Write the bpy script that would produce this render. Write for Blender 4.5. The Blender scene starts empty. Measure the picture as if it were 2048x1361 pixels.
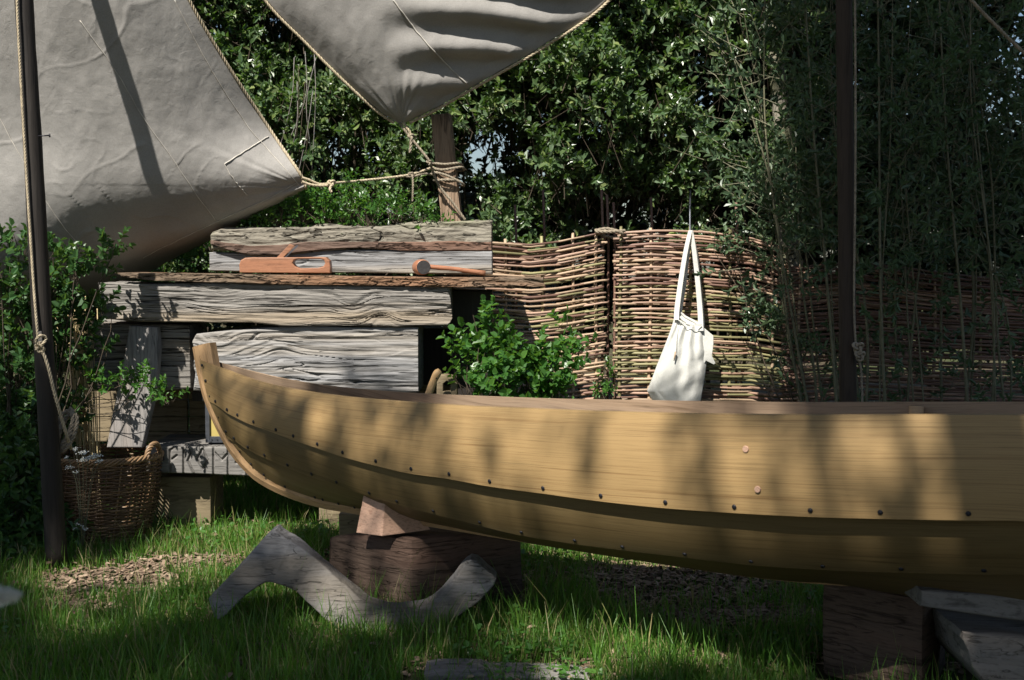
import bpy, bmesh, math, random
import numpy as np
from mathutils import Vector, Matrix

random.seed(7); rng = np.random.default_rng(7)
sc = bpy.context.scene
col = sc.collection
R = math.radians

# ------------------------------------------------------------------ camera
F = 2400.0; HZ = 530.0; CX, CY = 1024.0, 680.5; H = 1.45
TH = math.atan((CY - HZ) / F)
cd = bpy.data.cameras.new('camera'); cam = bpy.data.objects.new('camera', cd); col.objects.link(cam)
cam.location = (0, 0, H); cam.rotation_euler = (math.pi / 2 - TH, 0, 0)
cd.sensor_width = 36; cd.lens = 36 * F / 2048; cd.clip_end = 400; cd.clip_start = 0.05
cd.dof.use_dof = True; cd.dof.focus_distance = 5.6; cd.dof.aperture_fstop = 6.3
sc.camera = cam

# ------------------------------------------------------------------ light
SUN_AZ = R(26); SUN_EL = R(50)       # sun behind the camera, to its left
L = np.array([-math.sin(SUN_AZ) * math.cos(SUN_EL), -math.cos(SUN_AZ) * math.cos(SUN_EL), math.sin(SUN_EL)])
w = bpy.data.worlds.new('World'); sc.world = w; w.use_nodes = True
nt = w.node_tree; nt.nodes.clear()
sky = nt.nodes.new('ShaderNodeTexSky'); sky.sky_type = 'NISHITA'; sky.sun_disc = False
sky.sun_elevation = SUN_EL; sky.sun_rotation = math.pi + SUN_AZ
bg = nt.nodes.new('ShaderNodeBackground'); bg.inputs[1].default_value = 0.05
wo = nt.nodes.new('ShaderNodeOutputWorld')
nt.links.new(sky.outputs[0], bg.inputs[0]); nt.links.new(bg.outputs[0], wo.inputs[0])
sd = bpy.data.lights.new('sun', 'SUN'); sd.energy = 4.9; sd.angle = R(0.53); sd.color = (1.0, 0.95, 0.87)
so = bpy.data.objects.new('sun', sd); col.objects.link(so)
so.rotation_euler = Vector(L.tolist()).to_track_quat('Z', 'Y').to_euler(); so.location = (-4, -8, 10)
sc.view_settings.view_transform = 'Standard'; sc.view_settings.look = 'None'
sc.view_settings.exposure = 0.9; sc.view_settings.gamma = 1; sc.view_settings.use_curve_mapping = False
sc.cycles.max_bounces = 6; sc.cycles.diffuse_bounces = 3; sc.cycles.glossy_bounces = 2
sc.cycles.transmission_bounces = 3; sc.cycles.transparent_max_bounces = 4
sc.cycles.caustics_reflective = False; sc.cycles.caustics_refractive = False

# ------------------------------------------------------------------ maths helpers
def P(x, y, D):
    """point in the place that lies at depth D (metres ahead of the camera) and shows at pixel x, y of the photograph"""
    dx = (x - CX) / F; dy = -(y - CY) / F
    Y = math.cos(TH) + dy * math.sin(TH); Z = -math.sin(TH) + dy * math.cos(TH)
    return np.array([dx * D / Y, D, H + Z * D / Y])
def PIX(p):
    rx, ry, rz = p[0], p[1], p[2] - H
    f = ry * math.cos(TH) - rz * math.sin(TH); u = ry * math.sin(TH) + rz * math.cos(TH)
    return CX + F * rx / f, CY - F * u / f
_tab = np.random.default_rng(3).random(65536)
def _h(ix, iy, iz):
    return _tab[(ix * 73 + iy * 19349 + iz * 8349) & 65535] * 2 - 1
def noise3(x, y, z):
    x, y, z = np.broadcast_arrays(np.asarray(x, float), np.asarray(y, float), np.asarray(z, float))
    ix, iy, iz = np.floor(x).astype(int), np.floor(y).astype(int), np.floor(z).astype(int)
    fx, fy, fz = x - ix, y - iy, z - iz
    fx, fy, fz = [t * t * (3 - 2 * t) for t in (fx, fy, fz)]
    r = 0
    for a in (0, 1):
        for b in (0, 1):
            for c in (0, 1):
                r = r + _h(ix + a, iy + b, iz + c) * (fx if a else 1 - fx) * (fy if b else 1 - fy) * (fz if c else 1 - fz)
    return r
def fbm(x, y, z, o=3):
    r = 0; a = 1.0
    for i in range(o):
        r = r + a * noise3(np.asarray(x) * 2 ** i + 17 * i, np.asarray(y) * 2 ** i, np.asarray(z) * 2 ** i); a *= .5
    return r
def catmull(pts, n):
    p = np.array(pts, float)
    if len(p) == 2:
        t = np.linspace(0, 1, n)[:, None]; return p[0] * (1 - t) + p[1] * t
    q = np.vstack([2 * p[0] - p[1], p, 2 * p[-1] - p[-2]])
    dense = []
    for i in range(1, len(q) - 2):
        t = np.linspace(0, 1, 24, endpoint=(i == len(q) - 3))[:, None]
        a, b, c, d = q[i - 1], q[i], q[i + 1], q[i + 2]
        dense.append(.5 * (2 * b + (c - a) * t + (2 * a - 5 * b + 4 * c - d) * t ** 2 + (3 * b - a - 3 * c + d) * t ** 3))
    d = np.vstack(dense)
    s = np.concatenate([[0], np.cumsum(np.linalg.norm(np.diff(d, axis=0), axis=1))])
    k = np.linspace(0, s[-1], n)
    return np.stack([np.interp(k, s, d[:, j]) for j in range(d.shape[1])], 1)
def unit(v):
    return v / np.maximum(np.linalg.norm(v, axis=-1, keepdims=True), 1e-9)

# ------------------------------------------------------------------ object helpers
def tag(o, label=None, cat=None, group=None, kind=None):
    if label: o['label'] = label
    if cat: o['category'] = cat
    if group: o['group'] = group
    if kind: o['kind'] = kind
    return o
def empty(name, loc=(0, 0, 0)):
    o = bpy.data.objects.new(name, None); col.objects.link(o); o.location = [float(c) for c in loc]; o.empty_display_size = .1
    return o
def link(name, me, parent=None):
    o = bpy.data.objects.new(name, me); col.objects.link(o)
    if parent is not None:
        o.parent = parent
        o.matrix_parent_inverse = Matrix.Translation(-WL(parent))
    return o
def WL(o):
    v = Vector(o.location)
    while o.parent is not None:
        v = v + Vector(o.matrix_parent_inverse.translation)
        o = o.parent; v = v + Vector(o.location)
    return v
def mesh(name, V, Fs, mat, parent=None, smooth=True, uv=None):
    """V (n,3) world coordinates; Fs (m,k) array or list of faces"""
    me = bpy.data.meshes.new(name)
    V = np.asarray(V, float)
    if isinstance(Fs, np.ndarray):
        n, k = Fs.shape
        me.vertices.add(len(V)); me.vertices.foreach_set('co', V.ravel())
        me.loops.add(n * k); me.loops.foreach_set('vertex_index', Fs.ravel().astype(np.int32))
        me.polygons.add(n); me.polygons.foreach_set('loop_start', np.arange(0, n * k, k, dtype=np.int32))
        me.polygons.foreach_set('loop_total', np.full(n, k, dtype=np.int32))
        me.update(calc_edges=True)
    else:
        me.from_pydata(V.tolist(), [], [list(map(int, f)) for f in Fs]); me.update()
    me.polygons.foreach_set('use_smooth', np.full(len(me.polygons), smooth))
    if uv is not None:
        ul = me.uv_layers.new(name='UVMap'); li = np.empty(len(me.loops), dtype=np.int32); me.loops.foreach_get('vertex_index', li)
        ul.data.foreach_set('uv', np.asarray(uv, float)[li].ravel())
    if mat: me.materials.append(mat)
    return link(name, me, parent)
def join(parts):
    """parts: list of (V, F) arrays with the same face size"""
    Vs, Fs, o = [], [], 0
    for V, Fa in parts:
        Vs.append(V); Fs.append(Fa + o); o += len(V)
    return np.vstack(Vs), np.vstack(Fs)
def frames(p):
    t = unit(np.gradient(p, axis=0))
    up = np.array([0, 0, 1.0]) if abs(t[0, 2]) < .9 else np.array([0, 1.0, 0])
    n = np.empty_like(p); n[0] = unit(np.cross(t[0], up))
    for i in range(1, len(p)):
        v = n[i - 1] - t[i] * np.dot(n[i - 1], t[i]); n[i] = unit(v)
    return t, n, np.cross(t, n)
def tubeg(p, r, seg=6, cap=True, flat=1.0):
    p = np.asarray(p, float); m = len(p); r = np.broadcast_to(np.asarray(r, float), (m,))
    t, n, b = frames(p)
    a = np.arange(seg) * 2 * math.pi / seg
    V = p[:, None] + r[:, None, None] * (np.cos(a)[None, :, None] * n[:, None] + flat * np.sin(a)[None, :, None] * b[:, None])
    V = V.reshape(-1, 3)
    i = np.arange(m - 1)[:, None] * seg; j = np.arange(seg)[None]; k = (j + 1) % seg
    Fa = np.stack([i + j, i + k, i + seg + k, i + seg + j], -1).reshape(-1, 4)
    if cap:
        V = np.vstack([V, p[0], p[-1]]); c0, c1 = m * seg, m * seg + 1
        jj = np.arange(seg); kk = (jj + 1) % seg; e = (m - 1) * seg
        Fa = np.vstack([Fa, np.stack([np.full(seg, c0), kk, jj, np.full(seg, c0)], 1)[:, [0, 1, 2, 2]],
                        np.stack([np.full(seg, c1), e + jj, e + kk, e + kk], 1)])
    return V, Fa
def cleanF(Fa):
    """quads whose last two indices repeat are triangles"""
    return [f[:3] if f[2] == f[3] else f for f in Fa.tolist()]
def tube(name, p, r, mat, parent=None, seg=6, n=None, smooth=True):
    if n: p = catmull(p, n)
    V, Fa = tubeg(p, r, seg)
    s = np.concatenate([[0], np.cumsum(np.linalg.norm(np.diff(np.asarray(p), axis=0), axis=1))])
    uv = np.stack([np.repeat(s, seg), np.tile(np.arange(seg) / seg * .1, len(s))], 1)
    uv = np.vstack([uv, [0, 0], [s[-1], 0]])
    return mesh(name, V, cleanF(Fa), mat, parent, smooth, uv)
def ropeg(pts, r, pitch=None):
    pitch = pitch or r * 7
    d = catmull(pts, 200); Ls = np.sum(np.linalg.norm(np.diff(d, axis=0), axis=1))
    n = max(12, int(Ls / pitch * 9)); p = catmull(pts, n); t, nn, b = frames(p)
    s = np.linspace(0, Ls, n); out = []
    for k in range(3):
        a = s / pitch * 2 * math.pi + k * 2 * math.pi / 3
        q = p + r * .5 * (np.cos(a)[:, None] * nn + np.sin(a)[:, None] * b)
        out.append(tubeg(q, r * .56, 5, False))
    return join(out)
def rope(name, pts, r, mat, parent=None):
    V, Fa = ropeg(pts, r); return mesh(name, V, Fa, mat, parent)
def gridF(nu, nv, closed_v=False):
    i = np.arange(nu - 1)[:, None] * nv; m = nv if closed_v else nv - 1
    j = np.arange(m)[None]; k = (j + 1) % nv
    return np.stack([i + j, i + k, i + nv + k, i + nv + j], -1).reshape(-1, 4)
def hexa(name, c8, mat, parent=None, bev=.004, sub=0, amp=0, freq=8):
    """box from 8 corners: bottom four then top four, counter clockwise"""
    bm = bmesh.new(); v = [bm.verts.new([float(q) for q in c]) for c in c8]
    for f in ((3, 2, 1, 0), (4, 5, 6, 7), (0, 1, 5, 4), (1, 2, 6, 5), (2, 3, 7, 6), (3, 0, 4, 7)):
        bm.faces.new([v[i] for i in f])
    bmesh.ops.recalc_face_normals(bm, faces=bm.faces)
    if bev: bmesh.ops.bevel(bm, geom=bm.edges[:], offset=bev, segments=2, affect='EDGES', profile=.6)
    if sub:
        bmesh.ops.subdivide_edges(bm, edges=bm.edges[:], cuts=sub, use_grid_fill=True)
    if amp:
        co = np.array([q.co for q in bm.verts]); bm.normal_update()
        no = np.array([q.normal for q in bm.verts])
        d = fbm(co[:, 0] * freq, co[:, 1] * freq, co[:, 2] * freq) * amp
        for q, dd, n_ in zip(bm.verts, d, no): q.co += Vector((n_ * dd).tolist())
    me = bpy.data.meshes.new(name); bm.to_mesh(me); bm.free(); me.materials.append(mat)
    me.polygons.foreach_set('use_smooth', np.full(len(me.polygons), bool(sub or bev)))
    if bev and not sub:
        me.polygons.foreach_set('use_smooth', np.full(len(me.polygons), False))
    return link(name, me, parent)
def box(name, a, b, mat, parent=None, bev=.004, **k):
    x0, y0, z0 = a; x1, y1, z1 = b
    return hexa(name, [(x0, y0, z0), (x1, y0, z0), (x1, y1, z0), (x0, y1, z0), (x0, y0, z1), (x1, y0, z1), (x1, y1, z1), (x0, y1, z1)], mat, parent, bev, **k)

# ------------------------------------------------------------------ materials
def ramp(nt, stops):
    n = nt.nodes.new('ShaderNodeValToRGB'); e = n.color_ramp.elements
    while len(e) > 1: e.remove(e[-1])
    e[0].position = stops[0][0]; e[0].color = (*stops[0][1], 1)
    for p, c in stops[1:]:
        q = e.new(p); q.color = (*c, 1)
    return n
def base_mat(name, rough=.8, spec=.3):
    m = bpy.data.materials.new(name); m.use_nodes = True; nt = m.node_tree
    b = nt.nodes['Principled BSDF']; b.inputs['Roughness'].default_value = rough; b.inputs['Specular IOR Level'].default_value = spec
    return m, nt, b
def mapping(nt, coord, scale, rot=(0, 0, 0)):
    tc = nt.nodes.new('ShaderNodeTexCoord'); mp = nt.nodes.new('ShaderNodeMapping')
    nt.links.new(tc.outputs[coord], mp.inputs[0]); mp.inputs['Scale'].default_value = scale; mp.inputs['Rotation'].default_value = rot
    return mp
def nz(nt, vec, scale=1, detail=5, rough=.55, dist=0.0):
    n = nt.nodes.new('ShaderNodeTexNoise'); n.inputs['Scale'].default_value = scale; n.inputs['Detail'].default_value = detail
    n.inputs['Roughness'].default_value = rough; n.inputs['Distortion'].default_value = dist
    nt.links.new(vec.outputs[0], n.inputs['Vector']); return n
def mixc(nt, fac, a, b, mode='MIX'):
    n = nt.nodes.new('ShaderNodeMix'); n.data_type = 'RGBA'; n.blend_type = mode
    for s, v in ((0, fac), (6, a), (7, b)):
        if hasattr(v, 'is_linked') or hasattr(v, 'links'): nt.links.new(v, n.inputs[s])
        elif s == 0: n.inputs[0].default_value = v
        else: n.inputs[s].default_value = (*v, 1)
    return n.outputs[2]
def mth(nt, op, a, b=0.0):
    n = nt.nodes.new('ShaderNodeMath'); n.operation = op
    for i, v in enumerate((a, b)):
        if hasattr(v, 'links'): nt.links.new(v, n.inputs[i])
        else: n.inputs[i].default_value = v
    return n.outputs[0]
def bump(nt, b, h, strength=.5, dist=.01):
    n = nt.nodes.new('ShaderNodeBump'); n.inputs['Strength'].default_value = strength; n.inputs['Distance'].default_value = dist
    nt.links.new(h, n.inputs['Height']); nt.links.new(n.outputs[0], b.inputs['Normal'])
def wood(name, c0, c1, c2, scale=(2, 40, 40), coord='Object', rough=.75, spec=.25, cracks=0.0, tint=None, bs=.4, bd=.004, varia=0.0, ring=0.0, crack_w=.035):
    """grained wood: c0 dark grain, c1 body, c2 light streaks"""
    m, nt, b = base_mat(name, rough, spec)
    mp = mapping(nt, coord, scale); g = nz(nt, mp, 1, 7, .62, .6)
    rp = ramp(nt, [(.28, c0), (.47, c1), (.62, c1), (.78, c2)]); nt.links.new(g.outputs[0], rp.inputs[0])
    c = rp.outputs[0]
    mp2 = mapping(nt, coord, tuple(q * .13 for q in scale)); g2 = nz(nt, mp2, 1, 3, .5, .3)
    if tint:
        r2 = ramp(nt, [(.48, (0, 0, 0)), (.66, (1, 1, 1))]); nt.links.new(g2.outputs[0], r2.inputs[0])
        c = mixc(nt, mth(nt, 'MULTIPLY', r2.outputs[0], .75), c, tint)
    h = g.outputs[0]
    # fine pores
    mp3 = mapping(nt, coord, tuple(q * 3.1 for q in scale)); g3 = nz(nt, mp3, 1, 3, .7)
    r3 = ramp(nt, [(.33, (.55, .55, .55)), (.5, (1, 1, 1))]); nt.links.new(g3.outputs[0], r3.inputs[0])
    c = mixc(nt, .7, c, r3.outputs[0], 'MULTIPLY')
    if cracks:
        sx = min(scale)
        mp4 = mapping(nt, coord, tuple(q * (.55 if q == sx else .62) for q in scale)); g4 = nz(nt, mp4, 1, 3, .55, .35)
        d = mth(nt, 'ABSOLUTE', mth(nt, 'SUBTRACT', g4.outputs[0], .5))
        mk = nz(nt, mapping(nt, coord, tuple(q * (1.1 if q == sx else .35) + .5 for q in scale)), 1, 3, .6)
        wid = ramp(nt, [(.42, (0, 0, 0)), (.62, (1, 1, 1))]); nt.links.new(mk.outputs[0], wid.inputs[0])
        d = mth(nt, 'DIVIDE', d, mth(nt, 'ADD', mth(nt, 'MULTIPLY', wid.outputs[0], 1.0), .02))
        k = ramp(nt, [(0, (.04, .035, .03)), (crack_w * .6, (.5, .5, .5)), (crack_w, (1, 1, 1))]); nt.links.new(d, k.inputs[0])
        c = mixc(nt, cracks, c, k.outputs[0], 'MULTIPLY')
        h = mth(nt, 'ADD', h, mth(nt, 'MULTIPLY', k.outputs[0], 1.5 * cracks))
    if varia:
        oi = nt.nodes.new('ShaderNodeObjectInfo'); rr = ramp(nt, [(0, (1 - varia,) * 3), (1, (1 + varia * .3,) * 3)])
        nt.links.new(oi.outputs['Random'], rr.inputs[0]); c = mixc(nt, 1, c, rr.outputs[0], 'MULTIPLY')
    nt.links.new(c, b.inputs['Base Color']); bump(nt, b, h, bs, bd)
    return m
def leafmat(name, cols, rough=.35, spec=.5, trans=.25, tcol=(.25, .4, .05)):
    m, nt, b = base_mat(name, rough, spec)
    g = nt.nodes.new('ShaderNodeNewGeometry')
    rp = ramp(nt, [(i / (len(cols) - 1) if len(cols) > 1 else 0, c) for i, c in enumerate(cols)])
    nt.links.new(g.outputs['Random Per Island'], rp.inputs[0])
    nt.links.new(rp.outputs[0], b.inputs['Base Color'])
    t = nt.nodes.new('ShaderNodeBsdfTranslucent'); t.inputs[0].default_value = (*tcol, 1)
    mx = nt.nodes.new('ShaderNodeMixShader'); mx.inputs[0].default_value = trans
    out = nt.nodes['Material Output']
    nt.links.new(b.outputs[0], mx.inputs[1]); nt.links.new(t.outputs[0], mx.inputs[2]); nt.links.new(mx.outputs[0], out.inputs[0])
    return m
def plain(name, c, rough=.7, spec=.3, metal=0, nscale=30, var=.25, bs=.3, bd=.003):
    m, nt, b = base_mat(name, rough, spec); b.inputs['Metallic'].default_value = metal
    mp = mapping(nt, 'Object', (nscale,) * 3); g = nz(nt, mp, 1, 5)
    rp = ramp(nt, [(.3, tuple(q * (1 - var) for q in c)), (.7, tuple(min(1, q * (1 + var)) for q in c))])
    nt.links.new(g.outputs[0], rp.inputs[0]); nt.links.new(rp.outputs[0], b.inputs['Base Color']); bump(nt, b, g.outputs[0], bs, bd)
    return m

M = {}
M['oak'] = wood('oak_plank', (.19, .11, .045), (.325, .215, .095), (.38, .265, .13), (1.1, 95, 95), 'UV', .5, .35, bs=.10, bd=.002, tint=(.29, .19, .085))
M['oak_shaded'] = wood('oak_plank_shaded', (.10, .065, .026), (.175, .12, .05), (.225, .16, .075), (1.2, 80, 80), 'UV', .5, .35, bs=.12, bd=.002, tint=(.22, .16, .075), varia=.15)  # darker copy of the oak, painting in shade on the lower strakes
M['stem_oak'] = wood('stem_oak', (.26, .15, .065), (.46, .29, .15), (.54, .36, .2), (4, 40, 40), 'UV', .55, .3, bs=.15, bd=.002)
M['silver'] = wood('silver_oak', (.07, .068, .066), (.27, .268, .268), (.42, .415, .41), (1.6, 40, 55), 'Object', .85, .15, .85, (.31, .265, .205), .9, .010, crack_w=.028)
M['silver_brown'] = wood('weathered_oak', (.06, .052, .045), (.24, .225, .205), (.38, .36, .33), (1.7, 40, 50), 'Object', .85, .15, .9, (.27, .215, .15), 1.0, .012, crack_w=.032)
M['grey_flat'] = wood('grey_board', (.06, .056, .052), (.19, .18, .168), (.28, .265, .25), (3, 30, 30), 'Object', .85, .15, .6, (.33, .27, .22), .5, .005, crack_w=.02)
M['grey_vert'] = wood('grey_board_upright', (.11, .105, .10), (.26, .245, .235), (.35, .33, .31), (30, 30, 2.5), 'Object', .85, .15, .6, (.28, .23, .19), .5, .005, crack_w=.02)
M['bark'] = wood('bark', (.085, .075, .06), (.235, .215, .175), (.36, .335, .28), (7, 26, 30), 'Object', .9, .1, .8, (.22, .23, .12), 1.0, .015)
M['bark_red'] = wood('inner_bark', (.05, .033, .026), (.14, .098, .078), (.24, .17, .13), (5, 26, 34), 'Object', .9, .1, .8, (.22, .12, .08), 1.0, .012)
M['slab_bark'] = wood('slab_bark', (.045, .033, .024), (.16, .12, .085), (.29, .225, .165), (11, 26, 38), 'Object', .9, .1, .9, (.26, .14, .08), 1.0, .015)
M['dark_block'] = wood('old_block', (.035, .024, .018), (.095, .066, .050), (.15, .108, .083), (5, 5, 48), 'Object', .85, .15, .45, (.13, .078, .058), .8, .01)
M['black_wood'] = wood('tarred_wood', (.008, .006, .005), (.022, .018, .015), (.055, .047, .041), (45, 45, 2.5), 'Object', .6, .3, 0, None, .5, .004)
M['brown_pole'] = wood('brown_pole', (.022, .016, .012), (.05, .037, .028), (.085, .062, .048), (40, 40, 2), 'Object', .75, .2, 0, None, .5, .004)
M['post'] = wood('split_post', (.10, .065, .04), (.28, .20, .14), (.42, .32, .23), (34, 34, 2.2), 'Object', .85, .15, .6, (.22, .17, .13), .7, .006)
M['knee'] = wood('grey_knee', (.085, .082, .08), (.20, .195, .195), (.29, .285, .28), (5, 20, 40), 'Object', .85, .15, .5, (.15, .128, .10), .9, .007, crack_w=.010)
M['chock'] = wood('pink_chock', (.33, .18, .12), (.55, .35, .25), (.62, .42, .31), (4, 30, 45), 'Object', .75, .2, 0, None, .4, .003)
M['pear'] = wood('tool_wood', (.13, .06, .035), (.31, .15, .085), (.41, .22, .13), (5, 40, 60), 'Object', .4, .45, .3, (.36, .15, .08), .15, .002, crack_w=.012)
M['handle'] = wood('ash_handle', (.42, .24, .10), (.62, .40, .19), (.70, .48, .26), (10, 30, 10), 'Object', .5, .35, 0, None, .1, .002)
M['boards'] = wood('tan_boards', (.10, .08, .05), (.22, .175, .11), (.30, .24, .16), (3, 25, 25), 'Object', .85, .15, .5, None, .5, .005)
M['iron'] = plain('dark_iron', (.025, .025, .03), .45, .5, .6)
M['steel'] = plain('grey_steel', (.10, .105, .12), .45, .5, .7)
M['horn'] = plain('horn_pane', (.42, .33, .11), .35, .5, 0, 10, .12)
M['endgrain_dark'] = plain('mallet_end', (.045, .042, .042), .8, .2, 0, 60, .3)
M['canvas_seam'] = plain('canvas_seam', (.50, .47, .42), .9, .1)
M['rope'] = plain('hemp_rope', (.44, .37, .26), .9, .1, 0, 60, .3)
M['rope_dull'] = plain('old_rope', (.26, .22, .165), .9, .1, 0, 60, .3)
M['white_petal'] = plain('white_petal', (.75, .75, .68), .7, .2)
M['soil'] = None
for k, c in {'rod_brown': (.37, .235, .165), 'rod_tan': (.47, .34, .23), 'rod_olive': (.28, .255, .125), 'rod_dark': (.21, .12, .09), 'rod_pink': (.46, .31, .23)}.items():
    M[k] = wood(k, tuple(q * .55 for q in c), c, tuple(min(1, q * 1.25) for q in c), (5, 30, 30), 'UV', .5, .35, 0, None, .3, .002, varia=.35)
for k, c in {'wick_brown': (.13, .075, .04), 'wick_light': (.24, .15, .08)}.items():
    M[k] = wood(k, tuple(q * .5 for q in c), c, tuple(q * 1.3 for q in c), (9, 30, 30), 'UV', .45, .4, 0, None, .3, .002, varia=.4)
M['twig'] = plain('twig', (.07, .055, .04), .8, .2)
M['stem_green'] = plain('green_stem', (.14, .135, .085), .7, .25)
M['straw'] = plain('dry_stalk', (.50, .40, .22), .8, .2)
M['net'] = plain('grey_net', (.30, .34, .40), .8, .2)
M['leaf_holly'] = leafmat('glossy_leaf', [(0.066, 0.114, 0.048), (0.090, 0.156, 0.060), (0.072, 0.126, 0.060), (0.120, 0.186, 0.066), (0.084, 0.144, 0.072), (0.180, 0.240, 0.078), (0.072, 0.126, 0.054), (0.132, 0.180, 0.108), (0.240, 0.288, 0.096)], .37, .75, .24, (.14, .28, .03))
M['leaf_shaded'] = leafmat('shaded_leaf', [(.026, .05, .026), (.036, .07, .034), (.05, .085, .045)], .35, .5, .15, (.06, .12, .02))  # leaf colour darkened to paint in the shade inside the hedge
M['leaf_willow'] = leafmat('grey_green_leaf', [(.06, .10, .055), (.08, .13, .07), (.105, .155, .075)], .35, .4, .22, (.12, .22, .06))
M['leaf_bright'] = leafmat('bright_leaf', [(.035, .10, .018), (.05, .14, .022), (.045, .12, .03), (.08, .18, .03)], .38, .5, .3, (.2, .42, .04))
M['leaf_mid'] = leafmat('shrub_leaf', [(.03, .075, .022), (.042, .10, .03), (.03, .085, .025), (.06, .13, .03)], .4, .45, .25, (.16, .3, .04))
M['grass'] = leafmat('grass_blade', [(.045, .12, .014), (.07, .18, .02), (.055, .15, .018), (.10, .22, .03), (.16, .20, .05)], .45, .35, .35, (.18, .38, .03))
M['drygrass'] = leafmat('dry_grass', [(.30, .25, .11), (.2, .21, .07), (.36, .31, .17)], .6, .3, .3, (.3, .28, .1))
M['canopy'] = leafmat('canopy_leaf', [(.04, .09, .02), (.06, .12, .03)], .5, .3, .12, (.15, .3, .03))
M['chips'] = leafmat('bark_chip', [(.10, .065, .042), (.19, .13, .09), (.27, .20, .14), (.14, .10, .07), (.36, .27, .19)], .85, .2, 0.0)

def canvas(name, c, seed):
    m, nt, b = base_mat(name, .92, .1)
    mp = mapping(nt, 'Object', (1, 1, 1)); g = nz(nt, mp, 3.0, 4, .6); g2 = nz(nt, mp, 160, 3, .7); g3 = nz(nt, mp, 22, 5, .65, .8)
    rp = ramp(nt, [(.3, tuple(q * .86 for q in c)), (.7, tuple(q * 1.1 for q in c))]); nt.links.new(g.outputs[0], rp.inputs[0])
    r2 = ramp(nt, [(.3, (.78,) * 3), (.6, (1,) * 3)]); nt.links.new(g2.outputs[0], r2.inputs[0])
    cc = mixc(nt, .8, rp.outputs[0], r2.outputs[0], 'MULTIPLY'); nt.links.new(cc, b.inputs['Base Color'])
    h = mth(nt, 'ADD', mth(nt, 'MULTIPLY', g3.outputs[0], 1.0), mth(nt, 'MULTIPLY', g2.outputs[0], .25))
    bump(nt, b, h, .35, .006)
    t = nt.nodes.new('ShaderNodeBsdfTranslucent'); t.inputs[0].default_value = (*[q * .8 for q in c], 1)
    mx = nt.nodes.new('ShaderNodeMixShader'); mx.inputs[0].default_value = .12; out = nt.nodes['Material Output']
    nt.links.new(b.outputs[0], mx.inputs[1]); nt.links.new(t.outputs[0], mx.inputs[2]); nt.links.new(mx.outputs[0], out.inputs[0])
    return m
M['canvas'] = canvas('grey_canvas', (.36, .345, .325), 1)
M['oak_in'] = wood('oak_inside', (.20, .135, .08), (.36, .255, .17), (.42, .31, .21), (1.6, 50, 50), 'UV', .6, .3, bs=.12, bd=.002, tint=(.28, .21, .15))
M['bag'] = canvas('white_cotton', (.68, .675, .63), 2)

# ------------------------------------------------------------------ foliage kit
def leaves(pos, d, nrm, size, width=.5, fold=.18, droop=.1):
    d = unit(d); s = unit(np.cross(d, nrm)); n = np.cross(s, d); sz = np.asarray(size)[:, None]
    def pt(a, b, c): return pos + sz * (a * d + b * width * s + c * n)
    V = np.stack([pt(0, 0, 0), pt(.3, .42, fold), pt(.72, .36, fold - droop * .5), pt(1, 0, -droop), pt(.72, -.36, fold - droop * .5), pt(.3, -.42, fold)], 1).reshape(-1, 3)
    i = np.arange(len(pos))[:, None] * 6
    Fq = np.concatenate([i + np.array([[0, 3, 2, 1]]), i + np.array([[0, 5, 4, 3]])], 0)
    return V, Fq
def rand_dir(n, r=rng):
    v = r.normal(size=(n, 3)); return unit(v)
def sprigs(cen, ax, K, length, lsize, spread=.85, width=.5, r=rng, jit=.3):
    """K leaves set spirally round each short twig"""
    N = len(cen); ax = unit(ax)
    u = unit(np.cross(ax, rand_dir(N, r))); v = np.cross(ax, u)
    t = (np.arange(K)[None] + r.random((N, K))) / K
    a = np.arange(K)[None] * 2.4 + r.random((N, 1)) * 6.28 + r.normal(size=(N, K)) * .3
    rad = np.cos(a)[..., None] * u[:, None] + np.sin(a)[..., None] * v[:, None]
    pos = cen[:, None] + ax[:, None] * (t * length)[..., None]
    d = ax[:, None] * (.35 + .5 * t[..., None]) + rad * spread + r.normal(size=(N, K, 3)) * jit * .5
    nr = ax[:, None] - rad * .3 + r.normal(size=(N, K, 3)) * jit + np.array([0, 0, .5])
    sz = lsize * (0.65 + .6 * r.random((N, K)))
    return leaves(pos.reshape(-1, 3), d.reshape(-1, 3), nr.reshape(-1, 3), sz.ravel(), width)
def twigs(a, b, r0, seg=3):
    """many straight thin twigs a->b, tapering"""
    N = len(a); d = unit(b - a); u = unit(np.cross(d, np.array([[.31, .2, .9]]) + 0 * d)); v = np.cross(d, u)
    ang = np.arange(seg) * 2 * math.pi / seg
    c = np.cos(ang)[None, :, None] * u[:, None] + np.sin(ang)[None, :, None] * v[:, None]
    r0 = np.broadcast_to(np.asarray(r0, float), (N,))[:, None, None]
    V = np.concatenate([a[:, None] + c * r0, b[:, None] + c * r0 * .5], 1).reshape(-1, 3)
    j = np.arange(seg); k = (j + 1) % seg; f = np.stack([j, k, seg + k, seg + j], 1)
    return V, (np.arange(N)[:, None, None] * 2 * seg + f[None]).reshape(-1, 4)
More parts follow.
